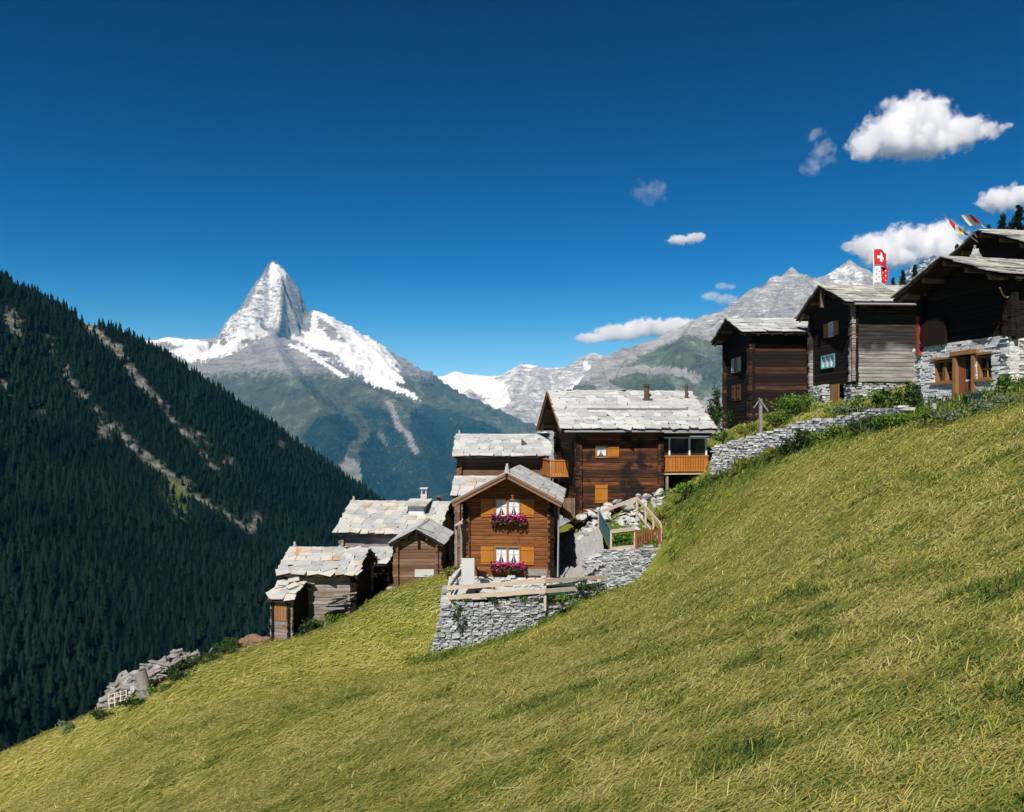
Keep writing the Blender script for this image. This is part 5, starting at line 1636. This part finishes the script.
def rock_mesh(seed, flat=.5):
    r = random.Random(seed)
    import bmesh
    bm = bmesh.new(); bmesh.ops.create_icosphere(bm, subdivisions=2, radius=.5)
    ax = Vector((r.uniform(-1, 1), r.uniform(-1, 1), r.uniform(-1, 1))) * 3
    planes = [(Vector((r.gauss(0, 1), r.gauss(0, 1), r.gauss(0, 1))).normalized(), r.uniform(.28, .42)) for _ in range(9)]
    for v in bm.verts:
        for n_, k in planes:
            dd = v.co.dot(n_)
            if dd > k: v.co -= n_ * (dd - k)
        v.co.z *= flat
    me = bpy.data.meshes.new('rock'); bm.to_mesh(me); bm.free()
    return me
RK = [rock_mesh(s, f) for s, f in ((1, .45), (2, .6), (3, .35), (4, .8), (5, .5))]
for m in RK: m.materials.append(MAT['boulder'])
RKH = []
for m in RK:
    m2 = m.copy(); m2.materials[0] = MAT['heap_stone']; RKH.append(m2)
rr = random.Random(5)


def rock(name, p, sc, label, group=None, rz=None, tilt=.25):
    o = bpy.data.objects.new(name, rr.choice(RK)); o.location = p
    o.scale = (sc * rr.uniform(.8, 1.3), sc * rr.uniform(.7, 1.1), sc * rr.uniform(.7, 1.1)); o.rotation_euler = (rr.gauss(0, tilt), rr.gauss(0, tilt), rr.uniform(0, 6))
    return tag(link(o), label, 'stone', group)
for i in range(190):                                          # rubble heaped against the big log house
    u = rr.uniform(0, 1); v = rr.uniform(0, 1)
    x = 4.3 + 5.6 * u; d = 52.5 - 3.2 * v + .55 * u
    top = -5.5 + 1.3 * min(1, u * 1.05)
    z = top - 1.75 * v ** 1.05 + rr.uniform(-.1, .15)
    o = rock('rubble_stone', (x, d, z), rr.uniform(.35, .9), 'flat slab in the rubble heap against the large log house', 'rubble stones below the large log house', tilt=.45); o.scale.z *= rr.uniform(.5, .9)
    if rr.random() < .4: o.data = RKH[RK.index(o.data)]
for i, (px, py, d, sc, lb) in enumerate(((760, 807, 5.75, .08, 'white stone at the bottom edge of the meadow'), (447, 709, 27, .20, 'small white stone in the mown grass below the terrace wall'), (843, 668, 0, .07, 'small pale stone in the grass to the right of the middle'), (910, 671, 0, .05, 'tiny white pebble in the grass near the right edge'))):
    x = (px - CX) / F; 
    # walk out along the sight line until it meets the slope
    dd = 3.0
    while dd < 60 and pz(py, dd) > gz(x * dd, dd): dd += .05
    rock('stone', (x * dd, dd, gz(x * dd, dd) + sc * .3), sc * (dd / (d or dd)), lb)

def hit(px, py, d0=4.0):
    u_ = (px - CX) / F
    ds = np.arange(d0, 70, .05)
    zz = ground(u_ * ds, ds); below = np.where(pz(py, ds) <= zz)[0]
    dd = ds[below[0]] if len(below) else 46.5
    return u_ * dd, dd, gz(u_ * dd, dd)


BD = []
for s in range(4):
    b = MB(); ln = (2.2, 1.6, 2.8, 1.2)[s]
    if s % 2 == 0: b.obox((0, 0, 0), (ln, .26, .06), None, .04)
    else: b.tube((-ln / 2, 0, 0), (ln / 2, .03, .02), .10, .08, 9)
    o = b.build('board_mesh', MAT['grey_board']); me_ = o.data; bpy.data.objects.remove(o); BD.append(me_)
HEAP = [hit(102, 711), hit(125, 702), hit(152, 690), hit(188, 670)]


def heap_spot(u):
    k = u * 3; j = min(2, int(k)); f = k - j
    p_, q_ = Vector(HEAP[j]), Vector(HEAP[j + 1])
    c_ = p_.lerp(q_, f)
    back = rr.uniform(0, 1.5)
    x_, y_ = c_.x - .15 * back, c_.y + back
    tall = 1.25 * min(1, u * 5 + .35, (1 - u) * 4 + .35)
    return x_, y_, gz(x_, y_) + rr.uniform(.02, 1) ** .8 * tall * (.55 + .45 * min(1, back))
for i in range(190):
    x, y, z = heap_spot(rr.random())
    round_ = rr.random() < .45
    o = bpy.data.objects.new('timber_log' if round_ else 'old_board', BD[rr.choice((1, 3)) if round_ else rr.choice((0, 2))])
    o.location = (x, y, z); o.rotation_euler = (rr.gauss(0, .4), rr.gauss(-.3, .3), rr.gauss(.2, .8)); sc = rr.uniform(.3, .6); o.scale = (sc, 1.05, 1.3)
    tag(link(o), 'short grey log in the heap at the edge of the slope' if round_ else 'weathered grey board in the heap at the edge of the slope', 'log' if round_ else 'board', 'logs in the timber heap' if round_ else 'boards in the timber heap')
for i in range(120):
    x, y, z = heap_spot(rr.random())
    o = rock('heap_stone', (x, y, z - .1), rr.uniform(.35, .85), 'flat grey slab in the timber heap at the edge of the slope', 'slabs in the timber heap', tilt=.5)
    o.data = RKH[RK.index(o.data)]
# white window frame leaning on the heap
b = MB()
for i in range(4): b.box(-.62 + i * .41, -.56 + i * .41, -.03, .03, 0, 1.05)
for z in (0, .34, .68, 1.0):
    for i in range(3): b.box(-.56 + i * .41, -.21 + i * .41, -.025, .025, z, z + .05)
o = b.build('window_frame', MAT['white_shutter']); o.scale = (.75, 1, .75); q_ = hit(119, 706); o.location = (q_[0], q_[1] - .15, q_[2]); o.rotation_euler = (-.55, -.25, .1)
tag(o, 'old white window frame with small panes leaning on the timber heap', 'window frame')
b = MB(); b.tube((0, 0, 0), (-.42, .1, 1.35), .33, .30, 12); o = b.build('stump', MAT['grey_board']); q_ = hit(149, 695); o.location = (q_[0], q_[1] - .2, q_[2] - .1)
tag(o, 'thick sawn grey stump leaning in front of the timber heap', 'stump')
b = MB(); p = Vector(hit(193, 667)); 
b.bar(p, p + Vector((-.75, .1, 1.0)), .1, .09); b.bar(p + Vector((.1, .05, 0)), p + Vector((-.25, .1, .85)), .08, .08); b.bar(p + Vector((-.9, 0, .5)), p + Vector((.1, 0, .75)), .07, .07)
thing_mesh(b, 'broken_fence', 'grey_board', 'broken pale fence rails at the upper end of the timber heap', 'fence')
b = MB(); p = Vector(hit(203, 661))
b.bar(p, p + Vector((-.35, 0, .7)), .08, .08); b.bar(p + Vector((0, .05, 0)), p + Vector((.5, .1, .75)), .08, .08)
thing_mesh(b, 'forked_post', 'grey_board', 'pale forked post standing between the timber heap and the compost mound', 'post')
# compost mound, earth patch
def mound(name, c, r, h, mat, label, cat, seed):
    V, Q = [], []
    n, m = 28, 10
    for j in range(m + 1):
        for i in range(n):
            a = 2 * PI * i / n; q = j / m
            k = 1 + .25 * math.sin(3 * a + seed) + .12 * math.sin(7 * a)
            x, y = r[0] * q * k * math.cos(a), r[1] * q * k * math.sin(a)
            gzz = gz(c[0] + x, c[1] + y) - c[2]
            V.append((x, y, gzz + h * (1 - q ** 1.6) * (1 + random.uniform(-.15, .15)) - .05))
    for j in range(m):
        for i in range(n):
            Q.append((j * n + i, j * n + (i + 1) % n, (j + 1) * n + (i + 1) % n, (j + 1) * n + i))
    o = link(bpy.data.objects.new(name, np_mesh(name, V, quads=Q, mat=MAT[mat]))); o.location = c
    return tag(o, label, cat)
p = P(248, 640, 49); mound('compost_mound', (p[0], p[1], gz(p[0], p[1])), (1.6, .9), .85, 'compost', 'brown compost mound left of the tiny hut', 'mound', 1)
# pile of laths against the shed
b = MB(); p = Vector(P(340, 606, 48.9))
for k in range(14):
    a = Vector((random.uniform(-1.3, -.3), random.uniform(-.3, .3), random.uniform(-.2, .75))); b.bar(p + a, p + a + Vector((random.uniform(.8, 1.6), random.uniform(-.2, .2), random.uniform(-.1, .45))), .09, .05)
thing_mesh(b, 'lath_stack', 'grey_board', 'stack of pale laths against the front of the weathered shed', 'laths')
# signpost-like prop beside the leftmost barn
b = MB(); p = Vector(P(760.5, 432, 49)); q = Vector(P(760.5, 399, 49))
b.bar(p - Vector((0, 0, .3)), q, .17, .17, up=(0, 1, 0)); b.bar(q + Vector((-.15, -.1, .05)), q + Vector((.42, -.1, -.75)), .13, .09); b.bar(q + Vector((-.05, -.1, 0)), q + Vector((-.45, -.1, -.55)), .05, .04)
thing_mesh(b, 'wooden_post', 'grey_board', 'weathered wooden post with slanting braces behind the long stone wall', 'post')
b = MB(); p = Vector(P(974, 402, 33.2)); b.obox((p.x, p.y, p.z + .1), (.75, .45, .32), None, .25); b.obox((p.x + .1, p.y, p.z + .3), (.4, .35, .16), None, .3); thing_mesh(b, 'bag', 'blue_bag', 'dark blue bag lying on the door step of the stone ground floor', 'bag')
b = MB(); p = Vector(P(933.5, 407, 33.6)); b.obox((p.x, p.y, p.z), (.17, .17, .34), None, .1); thing_mesh(b, 'marker_stone', 'boulder', 'small white marker stone in front of the nearest barn', 'stone')

# ------------------------------------------------------------------ flags


def cloth(root, name, mat, pts_fn, u0, u1, v0, v1, nu=10, nv=6, off=0.0):
    V, Q = [], []
    for j in range(nv + 1):
        for i in range(nu + 1):
            p = pts_fn(u0 + (u1 - u0) * i / nu, v0 + (v1 - v0) * j / nv)
            V.append((p[0], p[1] + off, p[2]))
    for j in range(nv):
        for i in range(nu):
            a = j * (nu + 1) + i; Q.append((a, a + 1, a + nu + 2, a + nu + 1))
    o = link(bpy.data.objects.new(name, np_mesh(name, V, quads=Q, mat=MAT[mat], smooth=True)), root)
    return o


def swiss(root, fn, parent_off=-.012):
    f = cloth(root, 'flag_cloth', 'red_cloth', fn, 0, 1, 0, 1)
    a, t = .19, .095
    for off in (parent_off, -parent_off):
        for (u0, u1, v0, v1) in ((.5 - t, .5 + t, .5 - a - t, .5 + a + t), (.5 - a - t, .5 - t, .5 - t, .5 + t), (.5 + t, .5 + a + t, .5 - t, .5 + t)):
            cloth(f, 'white_cross', 'white_cloth', fn, u0, u1, v0, v1, 5, 5, off)
    return f
# tall pole behind the middle barn: red flag with white cross above a half white, half red flag
d = 60.0
base = Vector(P(874, 300, d)); top = Vector(P(873.5, 249, d))
base.z = 3.0
FP = empty('flagpole', base, 0, 'white flagpole behind the middle barn flying two red and white flags', 'flagpole')
b = MB(); b.tube((0, 0, 0), (top.x - base.x, 0, top.z - base.z), .05, .035, 8); b.build('pole', MAT['white_paint'], FP)


def fn1(u, v, zt=top.z - base.z - .02, s=1.15):
    return (.03 + u * s * .82 + .05 * math.sin(u * 6), .12 * math.sin(u * 7 + v), zt - s * (1 - v) - .25 * u * u + .04 * math.sin(u * 5))
swiss(FP, fn1)


def fn2(u, v, zt=top.z - base.z - 1.28, s=1.2):
    return (.03 + u * s * .85 + .05 * math.sin(u * 6 + 1), .13 * math.sin(u * 7 + 1.5 + v), zt - s * (1 - v) - .12 * u * u)
f2 = cloth(FP, 'flag_cloth', 'white_cloth', fn2, 0, .5, 0, 1); f2['label'] = 'white half of the lower flag'
f3 = cloth(FP, 'flag_cloth', 'red_cloth', fn2, .5, 1, 0, 1); f3['label'] = 'red half of the lower flag'
for k, (u, v) in enumerate([(.12, .2), (.12, .5), (.12, .8), (.3, .32), (.3, .65), (.5, .2), (.5, .5), (.5, .8), (.7, .32), (.7, .65), (.88, .2), (.88, .5), (.88, .8)]):
    for off in (-.012, .012):
        b = MB(); pts = []
        for q in range(10):
            r_ = .062 if q % 2 == 0 else .026
            aa = PI / 2 + q * PI / 5
            p = fn2(u + r_ * math.cos(aa), v + r_ * math.sin(aa)); pts.append((p[0], p[1] + off, p[2]))
        b.add(pts, [tuple(range(10))])
        b.build('star', MAT['red_cloth' if u < .5 else 'white_cloth'], f2 if u < .5 else f3)
# slanting pole on the uppermost barn, with a white and red flag
base = Vector(P(977, 234, 44.6)); top = Vector(P(960.5, 215, 44.2))
F2 = empty('flagpole', base, 0, 'short slanting flagpole with a white and red flag on the uppermost barn', 'flagpole')
rel = top - base
b = MB(); b.tube((0, 0, -.2), rel, .03, .02, 8); b.build('pole', MAT['grey_board'], F2)


def fn3(u, v):
    q = rel * (.98 - .55 * (1 - v))
    return (q.x + .85 * u + .02 * math.sin(5 * u), q.y + .04 * math.sin(6 * u + v) - .06 * u, q.z - .12 * u * u + .05 * math.sin(u * 4))
cloth(F2, 'flag_cloth', 'white_cloth', fn3, 0, .45, 0, 1); cloth(F2, 'flag_cloth', 'red_cloth', fn3, .45, 1, .3, 1); cloth(F2, 'flag_cloth', 'white_cloth', fn3, .45, 1, 0, .3)
# furled banner
base = Vector(P(975, 240, 44.4)); top = Vector(P(942.5, 214, 43.9)); rel4 = top - base
F3 = empty('banner', base, 0, 'furled red, yellow and dark blue banner on a long slanting staff above the nearest barn', 'banner')
b = MB(); b.tube((.15, 0, -.12), rel4, .025, .018, 8); b.build('pole', MAT['grey_board'], F3)
for (m_, t0, t1) in (('navy_cloth', .22, .36), ('yellow_cloth', .36, .50), ('white_cloth', .5, .62), ('red_cloth', .62, .8), ('white_cloth', .8, .92)):
    def fn4(u, v, t0=t0, t1=t1):
        t = t0 + (t1 - t0) * u; q = rel4 * t
        wd = .30 * math.sin(PI * min(1, (t - .18) / .8)) + .04
        return (q.x + .02 * math.sin(20 * t), q.y + .05 * math.sin(14 * t + 3 * v), q.z - (1 - v) * wd)
    cloth(F3, 'flag_cloth', m_, fn4, 0, 1, 0, 1, 8, 4)

# ------------------------------------------------------------------ bushes, garden plants, conifers


def shrub_mesh(seed, n, size, leaf, mat, up=.4, stems=7):
    r = np.random.default_rng(seed)
    # clumps of leaves around a dozen branch ends
    k = max(6, n // 90)
    cc = np.c_[r.normal(0, .36, k), r.normal(0, .36, k), r.uniform(.12, .85, k)]
    cc[:, 2] *= np.clip(1.1 - .55 * np.hypot(cc[:, 0], cc[:, 1]), .3, 1)
    ci = r.integers(0, k, n)
    c = cc[ci] + r.normal(0, 1, (n, 3)) * np.array([.13, .13, .11])
    c[:, 2] = np.abs(c[:, 2])
    c = c * np.array(size)
    d = r.normal(0, 1, (n, 3)); d[:, 2] += up * 2; d /= np.linalg.norm(d, axis=1)[:, None]
    s_ = np.cross(d, r.normal(0, 1, (n, 3))); s_ /= np.linalg.norm(s_, axis=1)[:, None]
    L = leaf * r.uniform(.6, 1.5, n); W = L * .32
    V = np.stack([c, c + d * (L * .5)[:, None] + s_ * W[:, None], c + d * L[:, None], c + d * (L * .5)[:, None] - s_ * W[:, None]], 1).reshape(-1, 3)
    q = np.arange(n)[:, None] * 4 + np.array([0, 1, 2, 3])
    return np_mesh('foliage', V, quads=q, mat=MAT[mat])


def shrub(px, py, d, size, leaf, mat, label, seed, n=900, group=None, name='shrub', zoff=0.0, cat='shrub'):
    if d is None: d = hit(px, py)[1]; py = HY - gz((px - CX) / F * d, d) / d * F
    x = (px - CX) / F * d
    z = min(gz(x, d) + .05, pz(py, d) + .6) if zoff is None else pz(py, d)
    root = empty(name, (x, d, z), random.uniform(0, 6), label, cat, group)
    o = link(bpy.data.objects.new('foliage', shrub_mesh(seed, n, size, leaf, mat)), root)
    b = MB(); r = random.Random(seed)
    for _ in range(7):
        a = r.uniform(0, 6.28); k = r.uniform(.2, .75)
        b.tube((0, 0, -.25), (size[0] * .4 * math.cos(a) * k, size[1] * .4 * math.sin(a) * k, size[2] * r.uniform(.4, .8)), .02, .008, 5)
    b.build('stems', MAT['bark'], root)
    return root

S = shrub
S(806, 453, 42.6, (1.3, 1.0, 1.35), .13, 'dark_leaf', 'tall dark shrub with reddish tips in front of the long stone wall', 1, 1500)
S(791, 458, 43.2, (1.1, .9, .85), .13, 'dark_leaf', 'lower dark shrub just left of the tall one before the stone wall', 2, 1000)
S(838, 441, 40.6, (1.4, 1.0, .8), .12, 'bush_leaf', 'broad green shrub right of the tall dark one before the stone wall', 3, 1300)
S(868, 431, 38.0, (1.5, 1.0, .7), .12, 'dark_leaf', 'dense green shrub midway along the upper stone wall', 4, 1300)
S(897, 424, 35.5, (1.2, .9, .55), .11, 'bush_leaf', 'bright green shrub at the upper end of the stone wall', 5, 1100)
S(925, 421, 32.0, (1.2, .8, .55), .10, 'bush_leaf', 'leafy bush below the left window of the stone ground floor', 6, 1100)
S(955, 420, 30.0, (1.2, .8, .45), .10, 'silver_leaf', 'greyish bush left of the door step', 7, 1000)
S(997, 414, 28.3, (1.2, .8, .7), .09, 'silver_leaf', 'large silvery bush right of the barn door', 8, 1500)
S(1021, 410, 27.0, (1.0, .8, .85), .09, 'silver_leaf', 'silvery bush cut by the right edge of the picture', 9, 1300)
S(1017, 398, 29.5, (1.0, .8, .95), .12, 'bush_leaf', 'green tussock behind the silvery bushes at the right edge', 10, 1100)
S(770, 457, 45.5, (1.1, .8, .5), .12, 'dry_leaf', 'yellowish tuft at the foot of the stone wall left of the shrubs', 11, 700)
S(745, 466, 47.4, (1.2, .8, .5), .12, 'dry_leaf', 'yellow green tuft low against the left part of the stone wall', 12, 700)
S(722, 482, 49.2, (.9, .7, .45), .12, 'bush_leaf', 'green tuft at the corner of the veranda', 13, 800)
S(688, 494, 50.0, (1.6, .9, .65), .12, 'bush_leaf', 'wide green clump under the veranda floor', 14, 1200)
S(664, 520, 49.5, (1.0, .8, .5), .12, 'dry_leaf', 'yellowish clump beside the rubble heap', 15, 600)
S(795, 417, 52.0, (2.0, 1.2, 1.75), .15, 'bush_leaf', 'lush green bush against the side of the leftmost barn', 16, 1700)
S(777, 424, 51.5, (1.5, 1.0, 1.0), .14, 'bush_leaf', 'rounded green bush right of the wooden post', 17, 1100)
S(745, 434, 52.0, (1.4, .9, .7), .13, 'dry_leaf', 'pale green growth left of the wooden post', 18, 800)
S(723, 441, 53.5, (1.2, .9, .7), .13, 'bush_leaf', 'green growth below the corner of the leftmost barn', 19, 800)
S(852, 413, 44.0, (1.6, .8, .5), .12, 'silver_leaf', 'low silvery shrub on top of the stone wall below the middle barn', 20, 1200)
S(882, 405, 43.0, (1.7, 1.0, .95), .13, 'bush_leaf', 'green bush beside the stone base of the middle barn', 21, 1200)
S(913, 404, 39.0, (.9, .8, 1.25), .13, 'dark_leaf', 'dark bush in the gap between the middle and the nearest barn', 22, 900)
S(838, 415, 46.8, (1.3, .9, .7), .12, 'bush_leaf', 'green tuft below the brown cellar door', 23, 800)
S(312, 633, None, (1.5, .9, .85), .12, 'dark_leaf', 'dark green nettles between the tiny hut and the weathered shed', 24, 1300)
S(335, 622, None, (1.2, .8, .55), .12, 'bush_leaf', 'green nettles in front of the lath stack', 25, 800)
S(448, 575, 46, (1.1, .8, .5), .11, 'dry_leaf', 'tall grass clump left of the flowered chalet', 26, 700)
S(458, 622, 40.3, (.35, .25, .95), .09, 'dark_leaf', 'weed growing out of the face of the terrace wall', 27, 260)
S(588, 592, 42.4, (1.3, .7, .6), .10, 'dark_leaf', 'dark weeds at the right end of the plank fence', 28, 900)
S(562, 604, 41.2, (1.0, .6, .45), .10, 'bush_leaf', 'green weeds at the foot of the terrace wall', 29, 600)
S(490, 601, 41.6, (1.7, .4, .35), .10, 'dark_leaf', 'dark plants behind the lower rail of the plank fence', 30, 700)
S(520, 599, 41.7, (1.5, .4, .35), .10, 'bush_leaf', 'green plants behind the middle of the plank fence', 31, 600)
S(463, 603, 41.6, (1.0, .4, .4), .10, 'bush_leaf', 'green plants behind the left end of the plank fence', 32, 500)
S(68, 732, None, (1.0, .6, .55), .11, 'silver_leaf', 'pale weed clump at the edge of the slope below the heap', 33, 500)
S(716, 428, 60, (1.0, .9, 2.9), .16, 'dark_leaf', 'slim dark evergreen left of the leftmost barn', 34, 1500, name='evergreen')
S(228, 652, None, (1.7, .9, .8), .12, 'dark_leaf', 'dark green nettles behind the compost mound', 35, 900)
S(180, 679, None, (1.3, .7, .6), .12, 'dark_leaf', 'dark nettles at the upper end of the timber heap', 36, 900)
S(205, 664, None, (1.4, .8, .6), .12, 'dark_leaf', 'nettles around the forked post', 37, 900)

S(105, 718, None, (1.1, .6, .4), .11, 'dark_leaf', 'dark nettles below the white window frame', 38, 700)
S(135, 707, None, (1.2, .6, .45), .11, 'dark_leaf', 'dark nettles below the leaning stump', 39, 700)
S(160, 693, None, (1.3, .6, .5), .11, 'bush_leaf', 'green nettles along the lower side of the timber heap', 40, 800)

# salad rows in the garden, one countless carpet
r = np.random.default_rng(3); n = 4200
u, v = r.uniform(0, 1, n), r.uniform(0, 1, n)
cx_ = 5.95 + 2.6 * u; v = v * .5; cy_ = 46.75 + 3.4 * v + .35 * u; cz_ = -6.98 + .06 * u + 1.05 * v
row = np.abs(np.sin(v * 12)) ** .5
c = np.c_[cx_, cy_, cz_ + r.uniform(0, .38, n) * row]
d = r.normal(0, 1, (n, 3)); d[:, 2] += 1; d /= np.linalg.norm(d, axis=1)[:, None]
s_ = np.cross(d, r.normal(0, 1, (n, 3))); s_ /= np.linalg.norm(s_, axis=1)[:, None]
L = r.uniform(.08, .2, n); W = L * .4
V = np.stack([c, c + d * (L * .5)[:, None] + s_ * W[:, None], c + d * L[:, None], c + d * (L * .5)[:, None] - s_ * W[:, None]], 1).reshape(-1, 3)
o = link(bpy.data.objects.new('vegetable_leaves', np_mesh('vegetable_leaves', V, quads=np.arange(n)[:, None] * 4 + np.array([0, 1, 2, 3]), mat=MAT['lettuce'])))
tag(o, 'bright green salad leaves filling the fenced garden', 'vegetables', kind='stuff')


def conifer_meshes(seed, h=1.0):
    r = random.Random(seed)
    b = MB(); t = MB()
    t.tube((0, 0, 0), (0, 0, .97), .022, .004, 7)
    z = .08
    while z < .97:
        rad = .21 * (1 - z) ** .9 + .015
        k = r.randint(3, 6)
        for i in range(k):
            a = r.uniform(0, 6.28); rr_ = rad * r.uniform(.55, 1.2)
            for q in range(4):
                f0 = q / 4; f1 = (q + 1.15) / 4
                sag = -.18 * rr_
                p0 = Vector((math.cos(a) * rr_ * f0, math.sin(a) * rr_ * f0, z + sag * f0 * 2)); p1 = Vector((math.cos(a) * rr_ * f1, math.sin(a) * rr_ * f1, z + sag * f1 * 2 + .01))
                sd = Vector((-math.sin(a), math.cos(a), 0)) * (.020 * (1 - f0 * .5) + .006) * r.uniform(.7, 1.4)
                dn = Vector((0, 0, -.02 * r.uniform(.4, 1.6)))
                b.add([p0 - sd + dn, p0 + sd + dn, p1 + sd * .3, p1 - sd * .3, (p0 + p1) / 2 + Vector((0, 0, .012))], [(0, 1, 4), (1, 2, 4), (2, 3, 4), (3, 0, 4)])
        z += r.uniform(.018, .032)
    o1 = b.build('crown', MAT['needle']); o2 = t.build('trunk', MAT['bark'])
    m = (o1.data, o2.data)
    bpy.data.objects.remove(o1); bpy.data.objects.remove(o2)
    return m
CM = [conifer_meshes(s) for s in (1, 2, 3)]


def conifer(px, pt_, pb_, d, label, k, wide=1.0):
    top, bot = P(px, pt_, d), P(px, pb_, d)
    h = top[2] - bot[2]
    root = empty('pine_tree', bot, random.uniform(0, 6), label, 'tree', 'conifers behind the upper barns')
    root.scale = (h * wide, h * wide, h)
    link(bpy.data.objects.new('crown', CM[k][0]), root); link(bpy.data.objects.new('trunk', CM[k][1]), root)
conifer(1019, 203, 268, 95, 'tallest conifer above the uppermost roof at the right edge', 0, 1.5)
conifer(1003, 212, 270, 98, 'conifer standing left of the tallest one above the uppermost roof', 1, 1.4)
conifer(1011, 220, 272, 104, 'conifer half hidden between the two above the uppermost roof', 1, 1.6)
conifer(989, 223, 270, 106, 'small conifer farthest left above the uppermost slate roof', 2, 1.3)
conifer(957, 242, 310, 90, 'conifer showing beside the left roof edge of the uppermost barn', 2)
conifer(903, 268, 330, 130, 'leftmost conifer beside the snow patched head', 0)
conifer(915, 263, 330, 128, 'conifer right behind the left roof edge of the nearest barn', 1)
conifer(923, 268, 330, 140, 'small conifer between the roof edge and the stone chimney', 2)
conifer(893, 276, 330, 150, 'small conifer low behind the roof of the middle barn', 2)
conifer(1032, 212, 268, 94, 'conifer at the very right edge, cut by the picture', 0, 1.4)
